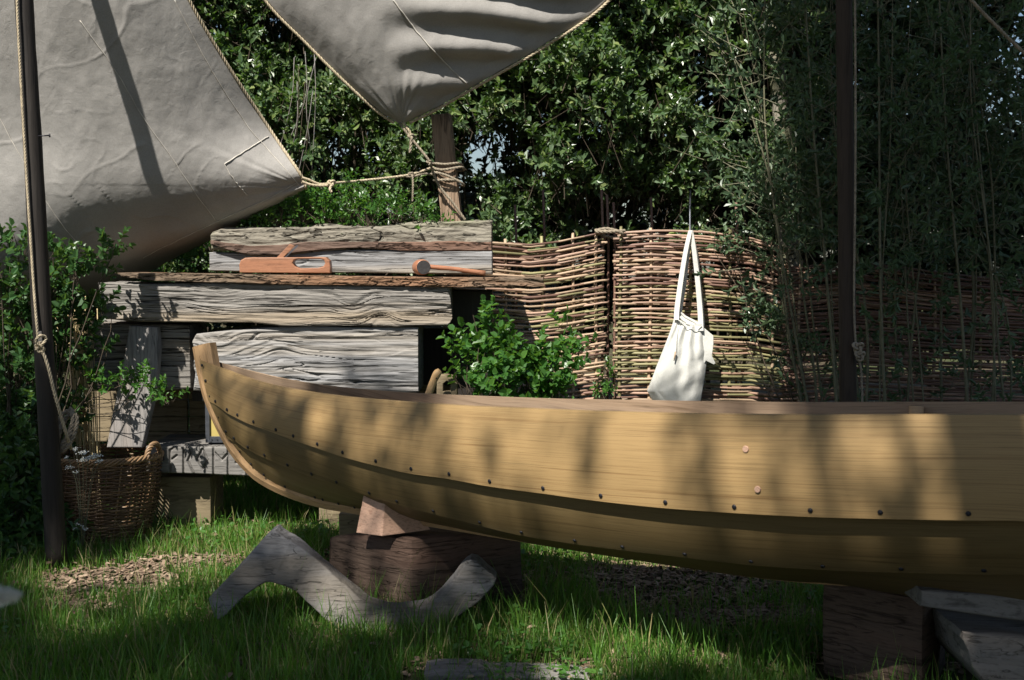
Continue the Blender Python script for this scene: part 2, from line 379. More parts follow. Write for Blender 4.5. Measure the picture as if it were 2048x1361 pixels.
def shrub(name, label, cat, blobs, roots, mat, lsize=.035, K=9, tlen=.10, up=.7, width=.62, stem='twig', stem_r=.004, seed=1, group=None, stems_n=3, part='foliage'):
    """blobs: (px, py, D, radius_px, sprigs); roots: list of (px, py, D)"""
    r = np.random.default_rng(seed); o = empty(name, P(*roots[0])); tag(o, label, cat, group)
    parts = []; A, B = [], []; g = 0
    for (x, y, D, rp, n) in blobs:
        c = P(x, y, D); rr = rp * D / F
        q = rand_dir(n, r) * (r.random((n, 1)) ** .5) * rr; q[:, 1] *= .8
        cen = c + q
        rt = P(*roots[g % len(roots)]); g += 1
        ax = unit(q * 1.2 / max(rr, .01) + np.array([0, 0, up]) + r.normal(size=(n, 3)) * .35)
        parts.append(sprigs(cen, ax, K, tlen, lsize, .8, width, r))
        hub = c - np.array([0, 0, rr * .7]); A.append(cen); B.append(hub + (cen - hub) * .25 + r.normal(size=(n, 3)) * .01)
        parts_b = catmull([rt, rt * .45 + hub * .55 + r.normal(size=3) * .05, hub, c + np.array([0, 0, rr * .5])], 14)
        for k in range(stems_n if rp > 45 else 1):
            off = r.normal(size=3) * .02
            pb = parts_b + off * np.linspace(0, 1, 14)[:, None] * 2 + fbm(parts_b[:, 0] * 4 + k * 9, parts_b[:, 1] * 4, parts_b[:, 2] * 4)[:, None] * np.array([.02, .02, 0])
            V, Fa = tubeg(pb, np.linspace(stem_r * 1.5, stem_r * .5, 14), 5, False)
            mesh('stem', V, Fa, M[stem], o)
    V, Fa = join(parts); f = mesh(part, V, Fa, M[mat], o, False)
    V, Fa = twigs(np.vstack(B), np.vstack(A), .0022); tw = mesh('twigs', V, Fa, M[stem], o, False); tw['kind'] = 'stuff'
    return o

# ------------------------------------------------------------------ rough timbers
def rough_beam(name, top, bot, D, depth, mat, amp=.008, crack=.015, nx=None, seed=0, parent=None, endl=0, endr=0, stretch=(1.6, 13), knots=(), toprough=.006, D_r=None, zres=44, carve=None):
    """timber whose front outline follows top / bot pixel lines; depth goes away from the camera"""
    x0, x1 = top[0][0], top[-1][0]; nx = nx or int(min(420, (x1 - x0) / 2.0))
    xs = np.linspace(x0, x1, nx); ty = np.interp(xs, [p[0] for p in top], [p[1] for p in top]); by = np.interp(xs, [p[0] for p in bot], [p[1] for p in bot])
    D_r = D if D_r is None else D_r
    m = zres; nt_, nb = 14, 4
    Dx = np.interp(xs, [x0, x1], [D, D_r])
    T = np.array([P(a, b, d) for a, b, d in zip(xs, ty, Dx)]); B = np.array([P(a, b, d) for a, b, d in zip(xs, by, Dx)])
    X = T[:, 0].copy()
    f = np.linspace(0, 1, m)[None, :]
    Z = B[:, 2:3] * (1 - f) + T[:, 2:3] * f; XX = np.repeat(X[:, None], m, 1); YY = np.repeat(Dx[:, None], m, 1)
    wz = Z + .030 * fbm(XX * 1.3 + seed, Z * 3, 0 * Z + seed, 2)
    for (kx, ky, kr, ks) in knots:
        kp = P(kx, ky, D); dd = (XX - kp[0]) ** 2 + (Z - kp[2]) ** 2 * 2
        wz = wz + ks * np.exp(-dd / kr ** 2)
    n1 = fbm(XX * stretch[0] + seed * 3, wz * stretch[1], seed + 0 * Z, 3)
    n2 = fbm(XX * stretch[0] * 1.2 + 31 + seed, wz * stretch[1] * 1.8, seed + 5 + 0 * Z, 2)
    msk = np.clip(fbm(XX * 1.5 + 9 * seed, Z * 4, 3 + 0 * Z, 2) * 1.3 + .25, 0, 1)
    cr = np.clip(1 - np.abs(n2) / .055, 0, 1) ** .8 * msk
    fine = fbm(XX * 5 + seed, wz * 60, seed + 9 + 0 * Z, 2)
    n3 = fbm(XX * 2.1 + 71 + seed, (wz + .10 * XX) * 22, seed + 15 + 0 * Z, 2)
    m3 = np.clip(fbm(XX * 3 + 5 * seed, Z * 9, 8 + 0 * Z, 2) * 1.6 - .1, 0, 1)
    cr = np.maximum(cr, .75 * np.clip(1 - np.abs(n3) / .06, 0, 1) * m3)
    # split flakes: terraces that step down across the face
    tr_ = n1 * 2.2; fl_ = (tr_ - np.floor(tr_)); step = np.clip(fl_ * 5, 0, 1) * (1 - fl_)
    disp = -amp * .6 * n1 + crack * cr + amp * .3 * fine - amp * .3 * step
    for (kx, ky, kr, ks) in knots:
        kp = P(kx, ky, D); dd = np.sqrt((XX - kp[0]) ** 2 + (Z - kp[2]) ** 2)
        disp += .022 * np.exp(-dd ** 2 / (kr * .8) ** 2) * n1
    if carve is not None: disp = disp * .3 + carve(XX, Z)
    edge = np.minimum(f, 1 - f); disp = disp + .008 * np.clip(1 - edge / .05, 0, 1) ** 2
    front = np.stack([XX, YY + disp, Z], -1)
    g = np.linspace(0, 1, nt_ + 1)[None, 1:]
    ty_ = Dx[:, None] + .008 + g * (depth - .008); tn = toprough * fbm(np.repeat(X[:, None], nt_, 1) * 6 + seed, ty_ * 18, 1.5 + 0 * ty_)
    topg = np.stack([np.repeat(X[:, None], nt_, 1), ty_, np.repeat(T[:, 2:3], nt_, 1) + tn], -1)
    bg_ = np.linspace(1, 0, nb + 1)[None, :-1]
    botg = np.stack([np.repeat(X[:, None], nb, 1), Dx[:, None] + .01 + bg_ * (depth - .01), np.repeat(B[:, 2:3], nb, 1) + 0 * bg_], -1)
    ring = np.concatenate([front, topg, botg], 1); k = ring.shape[1]
    if endl or endr:
        t = np.linspace(0, 1, nx)[:, None, None]
        zz = (ring[..., 2:3] - ring[..., 2].min()) / max(np.ptp(ring[..., 2]), 1e-3)
        yy = (ring[..., 1:2] - Dx[:, None, None]) / depth
        wv = noise3(zz * 5 + seed, yy * 3, 0 * zz + 2) * .5 + .5
        ring[..., 0:1] += endl * np.clip(1 - t * 9, 0, 1) * wv - endr * np.clip(1 - (1 - t) * 9, 0, 1) * wv
    V = ring.reshape(-1, 3); Fa = gridF(nx, k, True)
    c0 = ring[0].mean(0); c1 = ring[-1].mean(0); V = np.vstack([V, c0, c1]); n = nx * k
    j = np.arange(k); jj = (j + 1) % k
    fl = Fa[:, ::-1].tolist() + [[n, b, a] for a, b in zip(jj, j)] + [[n + 1, (nx - 1) * k + a, (nx - 1) * k + b] for a, b in zip(jj, j)]
    o = mesh(name, V, fl, mat, parent, True)
    o.data.polygons.foreach_set('use_smooth', [True] * len(Fa) + [False] * (2 * k))
    return o
def extrude(name, poly, D, depth, mat, parent=None, bev=.006, lean=0.0, n=None, holes=(), Dfun=None):
    """pixel outline at depth D, extruded away from the camera"""
    bm = bmesh.new()
    def dd(x, y): return Dfun(x, y) if Dfun else D
    pts = [P(x, y, dd(x, y)) for x, y in poly]
    if n: pts = list(catmull(pts + [pts[0]], n + 1)[:-1])
    loops = [[bm.verts.new(p.tolist() if hasattr(p, 'tolist') else p) for p in pts]]
    es = []
    for h in holes:
        hp = [P(x, y, dd(x, y)) for x, y in h]; loops.append([bm.verts.new(p.tolist()) for p in hp])
    for lp in loops:
        for a, b in zip(lp, lp[1:] + lp[:1]): es.append(bm.edges.new((a, b)))
    r = bmesh.ops.triangle_fill(bm, edges=es, use_beauty=True, use_dissolve=False)
    fs = [g for g in r['geom'] if isinstance(g, bmesh.types.BMFace)]
    ex = bmesh.ops.extrude_face_region(bm, geom=fs)
    vs = [g for g in ex['geom'] if isinstance(g, bmesh.types.BMVert)]
    bmesh.ops.translate(bm, verts=vs, vec=(0, depth, -lean))
    bmesh.ops.recalc_face_normals(bm, faces=bm.faces)
    if bev:
        ed = [e for e in bm.edges if len(e.link_faces) == 2 and e.calc_face_angle(0) > .7 and abs((e.verts[0].co - e.verts[1].co).normalized().y) < .6]
        bmesh.ops.bevel(bm, geom=ed, offset=bev, segments=3, affect='EDGES', profile=.5)
    me = bpy.data.meshes.new(name); bm.to_mesh(me); bm.free(); me.materials.append(mat)
    return link(name, me, parent)

# ================================================================== SETTING
def ground():
    m, nt, b = base_mat('soil', .95, .1)
    mp = mapping(nt, 'Object', (1, 1, 1)); g = nz(nt, mp, 9, 8, .7); g2 = nz(nt, mp, 1.1, 3, .5)
    rp = ramp(nt, [(.3, (.03, .024, .015)), (.5, (.07, .055, .035)), (.7, (.15, .115, .075))]); nt.links.new(g.outputs[0], rp.inputs[0])
    r2 = ramp(nt, [(.42, (0, 0, 0)), (.55, (1, 1, 1))]); nt.links.new(g2.outputs[0], r2.inputs[0])
    c = mixc(nt, mth(nt, 'MULTIPLY', r2.outputs[0], .6), rp.outputs[0], (.035, .06, .015))
    nt.links.new(c, b.inputs['Base Color']); bump(nt, b, g.outputs[0], .8, .02)
    M['soil'] = m
    xs = np.concatenate([np.linspace(-60, -6, 12), np.linspace(-5, 6, 90), np.linspace(7, 60, 12)])
    ys = np.concatenate([np.linspace(-30, 0, 12), np.linspace(.5, 10, 90), np.linspace(11, 120, 16)])
    X, Y = np.meshgrid(xs, ys, indexing='ij')
    Z = .012 * fbm(X * 2, Y * 2, 0 * X) - .012
    Z = Z + (np.abs(Y) > 14) * 0.0
    o = mesh('ground', np.stack([X, Y, Z], -1).reshape(-1, 3), gridF(len(xs), len(ys))[:, ::-1][:, ::-1], m); tag(o, kind='structure')
ground()
def gpx(x, y):   # ground point seen at pixel
    rx, ry, rz = P(x, y, 1.0) - np.array([0, 0, H]); k = H / -rz
    return np.array([rx * k, k, 0.0])

# ================================================================== BOAT
def build_boat():
    A = np.array([-1.48, 5.70]); dv = np.array([.8530, -.5219]); nv = np.array([-.5219, -.8530])
    def world(s, b, z):
        s, b, z = np.broadcast_arrays(s, b, z)
        return np.stack([A[0] + s * dv[0] + b * nv[0], A[1] + s * dv[1] + b * nv[1], z], -1)
    def onb(x, y, bf):
        lo, hi = 2.2, 7.0
        def g(D):
            p = P(x, y, D); q = p[:2] - A; s = q @ dv; return q @ nv - bf(s), s, p[2]
        for _ in range(50):
            mid = (lo + hi) / 2
            if g(mid)[0] > 0: lo = mid
            else: hi = mid
        v = g((lo + hi) / 2); return v[1], bf(v[1]), v[2]
    # half beam along the boat, 6.2 m long
    ss = np.array([-.1, 0, .12, .3, .55, .8, 1.1, 1.45, 1.9, 2.4, 3.1, 3.8, 4.3, 4.75, 5.1, 5.4, 5.65, 5.9, 6.08, 6.2, 6.3])
    bb = np.array([.028, .03, .052, .09, .14, .19, .25, .32, .40, .47, .52, .47, .40, .32, .25, .19, .14, .09, .052, .03, .028])
    b0 = lambda s: float(np.interp(s, ss, bb))
    def edge(px, ratio):
        rf = lambda s: max(.031, b0(s) * ratio)
        pts = [onb(x, y, rf) for x, y in px]
        pts = np.array(pts)
        cut = pts[-1, 0]
        # mirrored continuation towards the far stem, outside the picture
        se = np.linspace(cut, 6.2 - pts[0, 0], 40)[1:]
        zm = np.interp(6.2 - se, pts[:, 0], pts[:, 2]); z_end = pts[-1, 2]
        k = np.clip((se - cut) / 1.0, 0, 1); zz = z_end * (1 - k) + (zm + 0) * k
        ext = np.stack([se, [rf(s) for s in se], zz], 1)
        return np.vstack([pts, ext])
    G0 = [(399, 720), (443, 738), (502, 760), (571, 777), (657, 790), (730, 798), (900, 811), (1000, 816), (1200, 824), (1400, 829), (1600, 831), (1850, 831), (2048, 831)]
    G1 = [(418, 803), (440, 812), (462, 824), (507, 846), (549, 861), (589, 876), (640, 893), (690, 910), (753, 927), (825, 944), (905, 955), (988, 970), (1095, 984), (1208, 999), (1332, 1012), (1460, 1021), (1618, 1029), (1770, 1033), (1938, 1036), (2048, 1037)]
    G2 = [(448, 865), (475, 880), (505, 895), (536, 910), (581, 929), (629, 947), (684, 964), (741, 982), (805, 1001), (879, 1020), (962, 1040), (1045, 1060), (1148, 1076), (1254, 1089), (1371, 1102), (1508, 1117), (1654, 1126), (1805, 1131), (1970, 1134), (2048, 1134)]
    KI = [(398, 711), (422, 801), (436, 838), (455, 872), (493, 922), (535, 957), (577, 978), (640, 999), (726, 1019)]
    KO = [(389, 695), (398, 745), (408, 787), (423, 828), (441, 867), (469, 914), (512, 959), (568, 990), (639, 1014), (709, 1027), (1045, 1083), (1247, 1115), (1471, 1149), (1642, 1167), (1846, 1178), (2048, 1184)]
    E = [edge(G0, 1.0), edge(G1, .95), edge(G2, .68)]
    plane = lambda s: 0.0
    kb = lambda s: .031
    ko = np.array([onb(x, y, plane) for x, y in KO]); ki = np.array([onb(x, y, kb) for x, y in KI])
    def mir(a, n=30):
        cut = a[-1, 0]; se = np.linspace(cut, 6.2 - a[0, 0], n)[1:]
        # parametric mirror of the bow
        m = a[::-1].copy(); m[:, 0] = 6.2 - m[:, 0]; m = m[m[:, 0] > cut + .4]
        return np.vstack([a, m])
    ko = mir(ko)
    # planks meet the keel just above it
    kin = [tuple(p) for p in ki]
    s_ = np.linspace(ki[-1, 0] + .15, 3.1, 12); kz = np.interp(s_, ko[:, 0], ko[:, 2]) + np.interp(s_, [ki[-1, 0], ki[-1, 0] + .9], [.034, .006])
    ki = np.vstack([ki, np.stack([s_, np.full(12, .031), kz], 1)]); ki = mir(ki)
    E.append(np.stack([ki[:, 0], np.full(len(ki), .031), ki[:, 2]], 1))
    N = 150
    E3 = [catmull(e, N) for e in E]
    boat = empty('boat', world(np.array(3.1), 0, .33)); tag(boat, 'new clinker-built wooden rowing boat with black rivets, resting on timber blocks', 'boat')
    # heel: far gunwale a little lower
    def far(e): q = e.copy(); q[:, 1] = -q[:, 1]; q[:, 2] -= .06 * np.clip(-q[:, 1] * -1, 0, 1) / .5 * np.clip(-q[:, 1] / .5 * -1, 0, 1) * 0; q[:, 2] += .115 * (q[:, 1]) ; return q
    tk = .020; rows = 9; strakes = []; outer_edges = []
    for side in (1, -1):
        ed = []
        for e in E3:
            q = e.copy()
            if side < 0: q = far(q)
            ed.append(world(q[:, 0], q[:, 1], q[:, 2]))
        cen = world(E3[0][:, 0], 0 * E3[0][:, 0], .75 + 0 * E3[0][:, 0])
        for k in range(3):
            U, Lw = ed[k], ed[k + 1]
            t = unit(np.gradient(U, axis=0)); ac = unit(Lw - U); n = unit(np.cross(t, ac))
            out = (U + Lw) / 2 - cen; sg = np.sign(np.sum(n * out, 1) + np.sum(n * world(0, side, 0) - n * world(0, 0, 0), 1))
            n = n * sg[:, None]
            wdt = np.linalg.norm(Lw - U, axis=1)
            Ui = U - (ac * np.minimum(.03, wdt * .25)[:, None] if k else 0) ; Ui = Ui - n * (.002 if k else 0)
            fr = np.clip(np.minimum(np.arange(N), N - 1 - np.arange(N)) / 5, 0.12, 1)
            lap = (tk * 1.5 if k < 2 else .002) * fr
            Lo = Lw + n * lap[:, None]
            Uo = Ui + n * 0
            ring = []
            f = np.linspace(0, 1, rows)
            for q in f: ring.append(Uo * (1 - q) + Lo * q + n * (.012 * 4 * q * (1 - q)) * fr[:, None])
            tkk = tk * fr
            for q in f[::-1]: ring.append(Uo * (1 - q) + Lo * q + n * ((.012 * 4 * q * (1 - q)) * fr)[:, None] - n * tkk[:, None])
            ring = np.stack(ring, 1); kk = ring.shape[1]
            s = np.concatenate([[0], np.cumsum(np.linalg.norm(np.diff(U, axis=0), axis=1))])
            v = np.concatenate([f, 1.2 + f])[None, :] * wdt[:, None]
            uv = np.stack([np.repeat(s[:, None], kk, 1) + k * 7.3 + side * 3.1, v + k * 2.7], -1).reshape(-1, 2)
            Fa = gridF(N, kk, True); caps = [list(range(kk))[::-1], [(N - 1) * kk + j for j in range(kk)]]
            o = mesh('strake', ring.reshape(-1, 3), Fa.tolist() + caps, (M['oak'] if k == 0 else M['oak_shaded']) if side > 0 else M['oak_in'], boat, True, uv)
            try:
                o.data.set_sharp_from_angle(angle=R(40))
            except Exception: pass
            if side > 0: strakes.append(o); outer_edges.append((Lo, -ac, n))
    # stem, keel and sternpost: one curved timber
    Kn = 220; kc = catmull(ko, Kn)
    # inner line
    tg = unit(np.gradient(kc[:, [0, 2]], axis=0)); inn = np.stack([-tg[:, 1], tg[:, 0]], 1)
    inn *= np.sign(inn[:, 1:2] + 1e-6 + (3.1 - kc[:, 0:1]) * np.where(np.abs(inn[:, 1:2]) < .4, 9, 0) * inn[:, 0:1] * 9)
    ctr = np.array([3.1, .9]); inn = np.where(np.sum(inn * (ctr - kc[:, [0, 2]]), 1, keepdims=True) > 0, inn, -inn)
    def lay(d, b): 
        q = kc[:, [0, 2]] + inn * d; return world(q[:, 0], b + 0 * q[:, 0], q[:, 1])
    ring = np.stack([lay(0, -.014), lay(0, .014), lay(.03, .030), lay(.11, .030), lay(.125, .02), lay(.125, -.02), lay(.11, -.030), lay(.03, -.030)], 1)
    s = np.linspace(0, 8, Kn); kk = 8
    uv = np.stack([np.repeat(s[:, None], kk, 1), np.tile(np.array([0, .02, .05, .11, .13, .16, .2, .25]), (Kn, 1))], -1).reshape(-1, 2)
    o = mesh('stem_and_keel', ring.reshape(-1, 3), gridF(Kn, kk, True).tolist() + [list(range(kk))[::-1], [(Kn - 1) * kk + j for j in range(kk)]], M['stem_oak'], boat, True, uv)
    o.data.set_sharp_from_angle(angle=R(25))
    # rivets: one shared head
    bm = bmesh.new(); bmesh.ops.create_uvsphere(bm, u_segments=8, v_segments=4, radius=1)
    for v in bm.verts: v.co.z *= .45
    rm = bpy.data.meshes.new('rivet'); bm.to_mesh(rm); bm.free(); rm.materials.append(M['iron'])
    bm = bmesh.new(); bmesh.ops.create_cone(bm, cap_ends=True, segments=14, radius1=1, radius2=.92, depth=.5)
    pm = bpy.data.meshes.new('treenail'); bm.to_mesh(pm); bm.free(); pm.materials.append(M['chock'])
    def rivet(strake, p, n, r, me=None, nm='rivet'):
        o = link(nm, me or rm, strake); 
        o.matrix_parent_inverse = Matrix.Identity(4)
        o.location = (p + n * .001 ).tolist(); o.rotation_euler = Vector(n.tolist()).to_track_quat('Z', 'Y').to_euler(); o.scale = (r, r, r)
        # parent strake carries world-space vertices; its own origin sits at the world origin
        o.matrix_parent_inverse = Matrix.Translation(-WLi(strake))
        return o
    def WLi(st): return WL(st)
    R0 = [433, 454, 479, 507, 549, 589, 640, 690, 753, 825, 905, 988, 1095, 1208, 1332, 1460, 1618, 1770, 1938]
    R1 = [452, 475, 505, 536, 581, 629, 684, 741, 805, 879, 962, 1045, 1148, 1254, 1371, 1508, 1654, 1805, 1970]
    for k, xs in ((0, R0), (1, R1)):
        Lo, ac, n = outer_edges[k]; pj = np.array([PIX(p)[0] for p in Lo]); last = 0
        idx = [int(np.argmin(np.abs(pj[:110] - x))) for x in xs]
        i = idx[-1] + 5
        while i < N - 3: idx.append(i); i += 4
        for i in idx:
            rivet(strakes[k], Lo[i] + ac[i] * .021 + n[i] * .002, n[i], .0082)
    # third strake rivets close to the keel, near the stem
    U, ac, n = outer_edges[2]; pj = np.array([PIX(p)[0] for p in U])
    for x in (475, 503, 527, 564, 619, 634, 670, 712):
        i = int(np.argmin(np.abs(pj[:60] - x))); rivet(strakes[2], U[i] + ac[i] * .03 + n[i] * .006, n[i], .0075)
    # rivets through the strake ends into the stem
    for (x, y, k) in ((402, 731, 0), (409, 762, 0), (418, 793, 0), (436, 835, 1), (448, 858, 1)):
        i = 1; b = onb(x + 2, y, lambda s: .05)
        p = world(np.array(b[0]), b[1], b[2]); rivet(strakes[k], p, np.append(nv, 0), .0075)
    # two treenails in the top strake
    Lo, ac, n = outer_edges[0]; Ug = world(E3[0][:, 0], E3[0][:, 1], E3[0][:, 2])
    for (x, f) in ((1503, .335), (1515, .735)):
        i = int(np.argmin([abs(PIX(p)[0] - x) for p in Lo[:110]])); p = Ug[i] * (1 - f) + Lo[i] * f
        rivet(strakes[0], p + n[i] * .0125, n[i], .0105, pm, 'treenail')
    # a frame head inside the far top strake
    q = far(E3[0]); Uf = world(q[:, 0], q[:, 1], q[:, 2]); i = int(np.argmin([abs(PIX(p)[0] - 1838) for p in Uf[:115]]))
    # curved frame across the bottom
    pts = []
    sfr = q[i, 0]
    for e, sd in ((E3[0], -1), (E3[1], -1), (E3[2], -1)):
        zf = np.interp(sfr, e[:, 0], e[:, 2]); bf = np.interp(sfr, e[:, 0], e[:, 1]); pts.append((-bf + .05, zf - .115 * bf - (.012 if e is E3[0] else 0)))
    pts.append((0, np.interp(sfr, ko[:, 0], ko[:, 2]) + .13))
    for e in (E3[2], E3[1]):
        zf = np.interp(sfr, e[:, 0], e[:, 2]); bf = np.interp(sfr, e[:, 0], e[:, 1]); pts.append((bf - .05, zf))
    pts = catmull([(sfr, a, b) for a, b in pts], 30)
    V, Fa = tubeg(world(pts[:, 0], pts[:, 1], pts[:, 2]), .028, 8); mesh('frame', V, cleanF(Fa), M['stem_oak'], boat, True, np.stack([V[:, 0], V[:, 2]], 1))
    return boat
boat = build_boat()

# ================================================================== BLOCKS UNDER THE BOAT
o = hexa('support_block', [P(650, 1216, 5.22) * [1, 1, 0], P(822, 1225, 4.88) * [1, 1, 0], P(1046, 1210, 5.12) * [1, 1, 0], P(872, 1200, 5.48) * [1, 1, 0],
      P(650, 1068, 5.22), P(822, 1075, 4.88), P(1046, 1062, 5.12), P(872, 1050, 5.48)], M['dark_block'], None, .03, sub=3, amp=.012, freq=5)
tag(o, 'big dark cracked timber block carrying the pale wedge under the bow of the boat', 'timber block')
o = hexa('wedge_chock', [P(712, 1066, 4.98), P(764, 1073, 4.90), P(862, 1060, 5.02), P(800, 1052, 5.14), P(730, 974, 5.00), P(772, 984, 4.955), P(800, 984, 4.99), P(765, 975, 5.05)], M['chock'], None, .004)
tag(o, 'pale pink sawn wedge standing on the dark block, propping the bow', 'wedge')
o = box('far_chock', (-.90 + .06, 5.75, 0), (-.70, 5.95, P(700, 1020, 5.85)[2]), M['boards'], None, .006)
tag(o, 'short pale timber stub standing in the grass behind the dark block', 'timber stub')
a = P(1645, 1160, 4.15); b = P(1850, 1160, 3.9)
o = hexa('support_block', [(a[0], a[1], 0), (b[0], b[1], 0), (b[0] + .22, b[1] + .38, 0), (a[0] + .22, a[1] + .38, 0), (a[0], a[1], .345), (b[0], b[1], .345), (b[0] + .22, b[1] + .38, .345), (a[0] + .22, a[1] + .38, .345)], M['dark_block'], None, .02, sub=3, amp=.01, freq=5)
tag(o, 'dark support block in deep shade under the right part of the hull', 'timber block')
# grey timbers at the right edge, darker grey standing in for shade
o = rough_beam('grey_plank', [(1843, 1182), (2060, 1196), (2260, 1210)], [(1843, 1214), (1905, 1224), (2060, 1246), (2260, 1262)], 3.72, .16, M['grey_flat'], .004, .006, seed=4, D_r=3.55, zres=14)
tag(o, 'grey weathered plank end under the right side of the hull, upper of two', 'plank')
o = rough_beam('grey_timber', [(1926, 1264), (2060, 1278), (2260, 1290)], [(1926, 1278), (1938, 1305), (1946, 1335), (1968, 1362), (2010, 1405), (2060, 1425), (2260, 1440)], 3.72, .45, M['grey_flat'], .006, .010, seed=6, D_r=3.6, zres=24)
tag(o, 'thick grey timber block with waney end in the bottom right corner', 'timber block')
o = rough_beam('flat_timber', [(848, 1349), (870, 1345), (960, 1346), (975, 1351), (1100, 1353), (1180, 1358)], [(848, 1386), (1000, 1388), (1180, 1388)], 4.12, .14, M['grey_flat'], .004, .004, seed=9, zres=12)
tag(o, 'grey flat timber lying in the grass at the bottom edge of the picture', 'timber')

# zigzag grown knee
kp = [(417, 1196), (452, 1160), (500, 1108), (544, 1064), (562, 1072), (590, 1088), (640, 1128), (700, 1180), (735, 1206), (775, 1218), (820, 1219), (862, 1206), (900, 1168), (940, 1121), (975, 1143), (992, 1164),
      (960, 1200), (905, 1240), (860, 1266), (800, 1285), (742, 1284), (700, 1276), (660, 1250), (620, 1215), (585, 1183), (560, 1171), (543, 1163), (520, 1170), (490, 1190), (455, 1225), (432, 1240)]
o = extrude('grown_knee', kp, 4.7, .11, M['knee'], None, .008, n=110, Dfun=lambda x, y: 4.70 + (1250 - y) * .0006)
co = np.array([v.co for v in o.data.vertices]); d = .010 * fbm(co[:, 0] * 6, co[:, 1] * 8, co[:, 2] * 6) + .004 * fbm(co[:, 0] * 28, co[:, 1] * 30, co[:, 2] * 28)
for v, q in zip(o.data.vertices, d): v.co.y += q; v.co.z += q * .6
tag(o, 'grey zigzag ship knee timber leaning upright in the grass before the dark block', 'knee timber')

# ================================================================== PILE OF OLD TIMBERS
o = rough_beam('weathered_beam', [(195, 566), (300, 568), (420, 566), (560, 568), (700, 572), (860, 574), (908, 572)],
               [(195, 636), (260, 644), (380, 645), (500, 646), (560, 652), (700, 652), (790, 655), (860, 652), (908, 652)], 6.42, .42, M['silver_brown'], .012, .024, seed=3, D_r=6.44, stretch=(1.1, 15),
               knots=((705, 610, .10, .055), (760, 640, .07, -.05), (440, 600, .14, .03)), endl=.02, endr=.05, nx=520, zres=96)
tag(o, 'long silvery oak beam with a twisted cracked knot, lying directly under the bark-edged shelf', 'timber beam')
o = rough_beam('weathered_beam', [(384, 682), (392, 668), (430, 664), (470, 660), (520, 657), (545, 655), (620, 652), (700, 655), (836, 655)],
               [(384, 782), (500, 782), (700, 785), (836, 785)], 6.46, .40, M['silver'], .014, .030, seed=8, D_r=6.46, stretch=(1.0, 11),
               knots=((440, 690, .12, .06), (560, 700, .10, -.04)), endl=.03, nx=520, zres=110)
tag(o, 'pale silver oak beam with deep splits, sawn square at its right end, behind the bow', 'timber beam')
o = rough_beam('weathered_beam', [(176, 646), (300, 650), (379, 650)], [(176, 782), (290, 784), (379, 778)], 6.535, .36, M['silver_brown'], .005, .010, seed=12, zres=70, stretch=(.8, 14))
tag(o, 'grey plain timber with a wide flat face behind the leaning plank on the left', 'timber beam')
o = rough_beam('bark_log', [(422, 470), (440, 461), (520, 456), (600, 456), (680, 454), (760, 452), (860, 446), (930, 442), (983, 441)],
               [(418, 500), (470, 503), (500, 512), (560, 512), (600, 508), (660, 502), (720, 500), (800, 504), (983, 504)], 6.62, .34, M['bark'], .016, .016, seed=15, stretch=(3, 10), toprough=.02, nx=400, D_r=6.66)
tag(o, 'barked half log with rough grey-brown bark, top of the timber pile', 'log')
log = o
r = rough_beam('bark_lip', [(421, 480), (440, 484), (500, 492), (560, 490), (620, 484), (700, 484), (983, 484)], [(421, 488), (455, 500), (500, 511), (560, 511), (610, 504), (680, 497), (720, 496), (800, 502), (983, 502)], 6.595, .1, M['bark_red'], .008, .012, seed=17, stretch=(3, 8), nx=300, zres=16, D_r=6.64, parent=log)
r = rough_beam('sawn_face', [(419, 505), (560, 511), (640, 503), (720, 500), (984, 503)], [(419, 542), (560, 546), (720, 546), (984, 550)], 6.635, .3, M['silver'], .005, .012, seed=18, nx=280, zres=26, parent=log)
o = rough_beam('bark_edged_shelf', [(228, 546), (300, 547), (480, 549), (700, 553), (870, 555), (1000, 555), (1092, 556)], [(228, 553), (300, 562), (480, 567), (600, 571), (700, 571), (900, 575), (1040, 577), (1092, 574)],
               6.40, .54, M['slab_bark'], .014, .016, seed=21, stretch=(5, 18), toprough=.003, nx=520, zres=28, D_r=6.42, endl=.04, endr=.03)
tag(o, 'long thin slab with a ragged bark edge, the shelf carrying the plane and the mallet', 'shelf')
shelf_z = P(600, 548, 6.3)[2]
# dark upright behind, right of the beams
x0, x1 = P(902, 600, 6.75)[0], P(985, 600, 6.75)[0]
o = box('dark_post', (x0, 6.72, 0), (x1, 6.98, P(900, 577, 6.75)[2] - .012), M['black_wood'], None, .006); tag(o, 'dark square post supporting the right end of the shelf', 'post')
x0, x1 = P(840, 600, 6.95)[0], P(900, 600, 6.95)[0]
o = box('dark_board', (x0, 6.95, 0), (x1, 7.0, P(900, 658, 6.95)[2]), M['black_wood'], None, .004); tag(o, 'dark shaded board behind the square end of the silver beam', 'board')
# wall of tan boards under the pile
wall = empty('board_wall', P(520, 880, 6.92)); tag(wall, 'low wall of weathered tan boards standing at the back of the rune bench', 'board wall')
zz = [P(500, y, 6.92)[2] for y in (884, 864, 834, 800, 770)]
for a_, b_ in zip(zz[:-1], zz[1:]):
    for (xa, xb) in ((170, 375), (378, 640), (643, 980)):
        xa, xb = P(xa, 800, 6.92)[0], P(xb, 800, 6.92)[0]
        box('board', (xa, 6.92 + rng.uniform(-.004, .004), a_ + .002), (xb - .004, 6.95, b_ - .002), M['boards'], wall, .003)
# small block under the silver beam
a = P(392, 800, 6.62); o = box('spacer_block', (P(384, 800, 6.62)[0], 6.62, P(384, 803, 6.62)[2]), (P(420, 800, 6.62)[0], 6.85, P(384, 784, 6.62)[2]), M['black_wood'], None, .004)
tag(o, 'small dark spacer block tucked under the silver beam by the lantern', 'block')
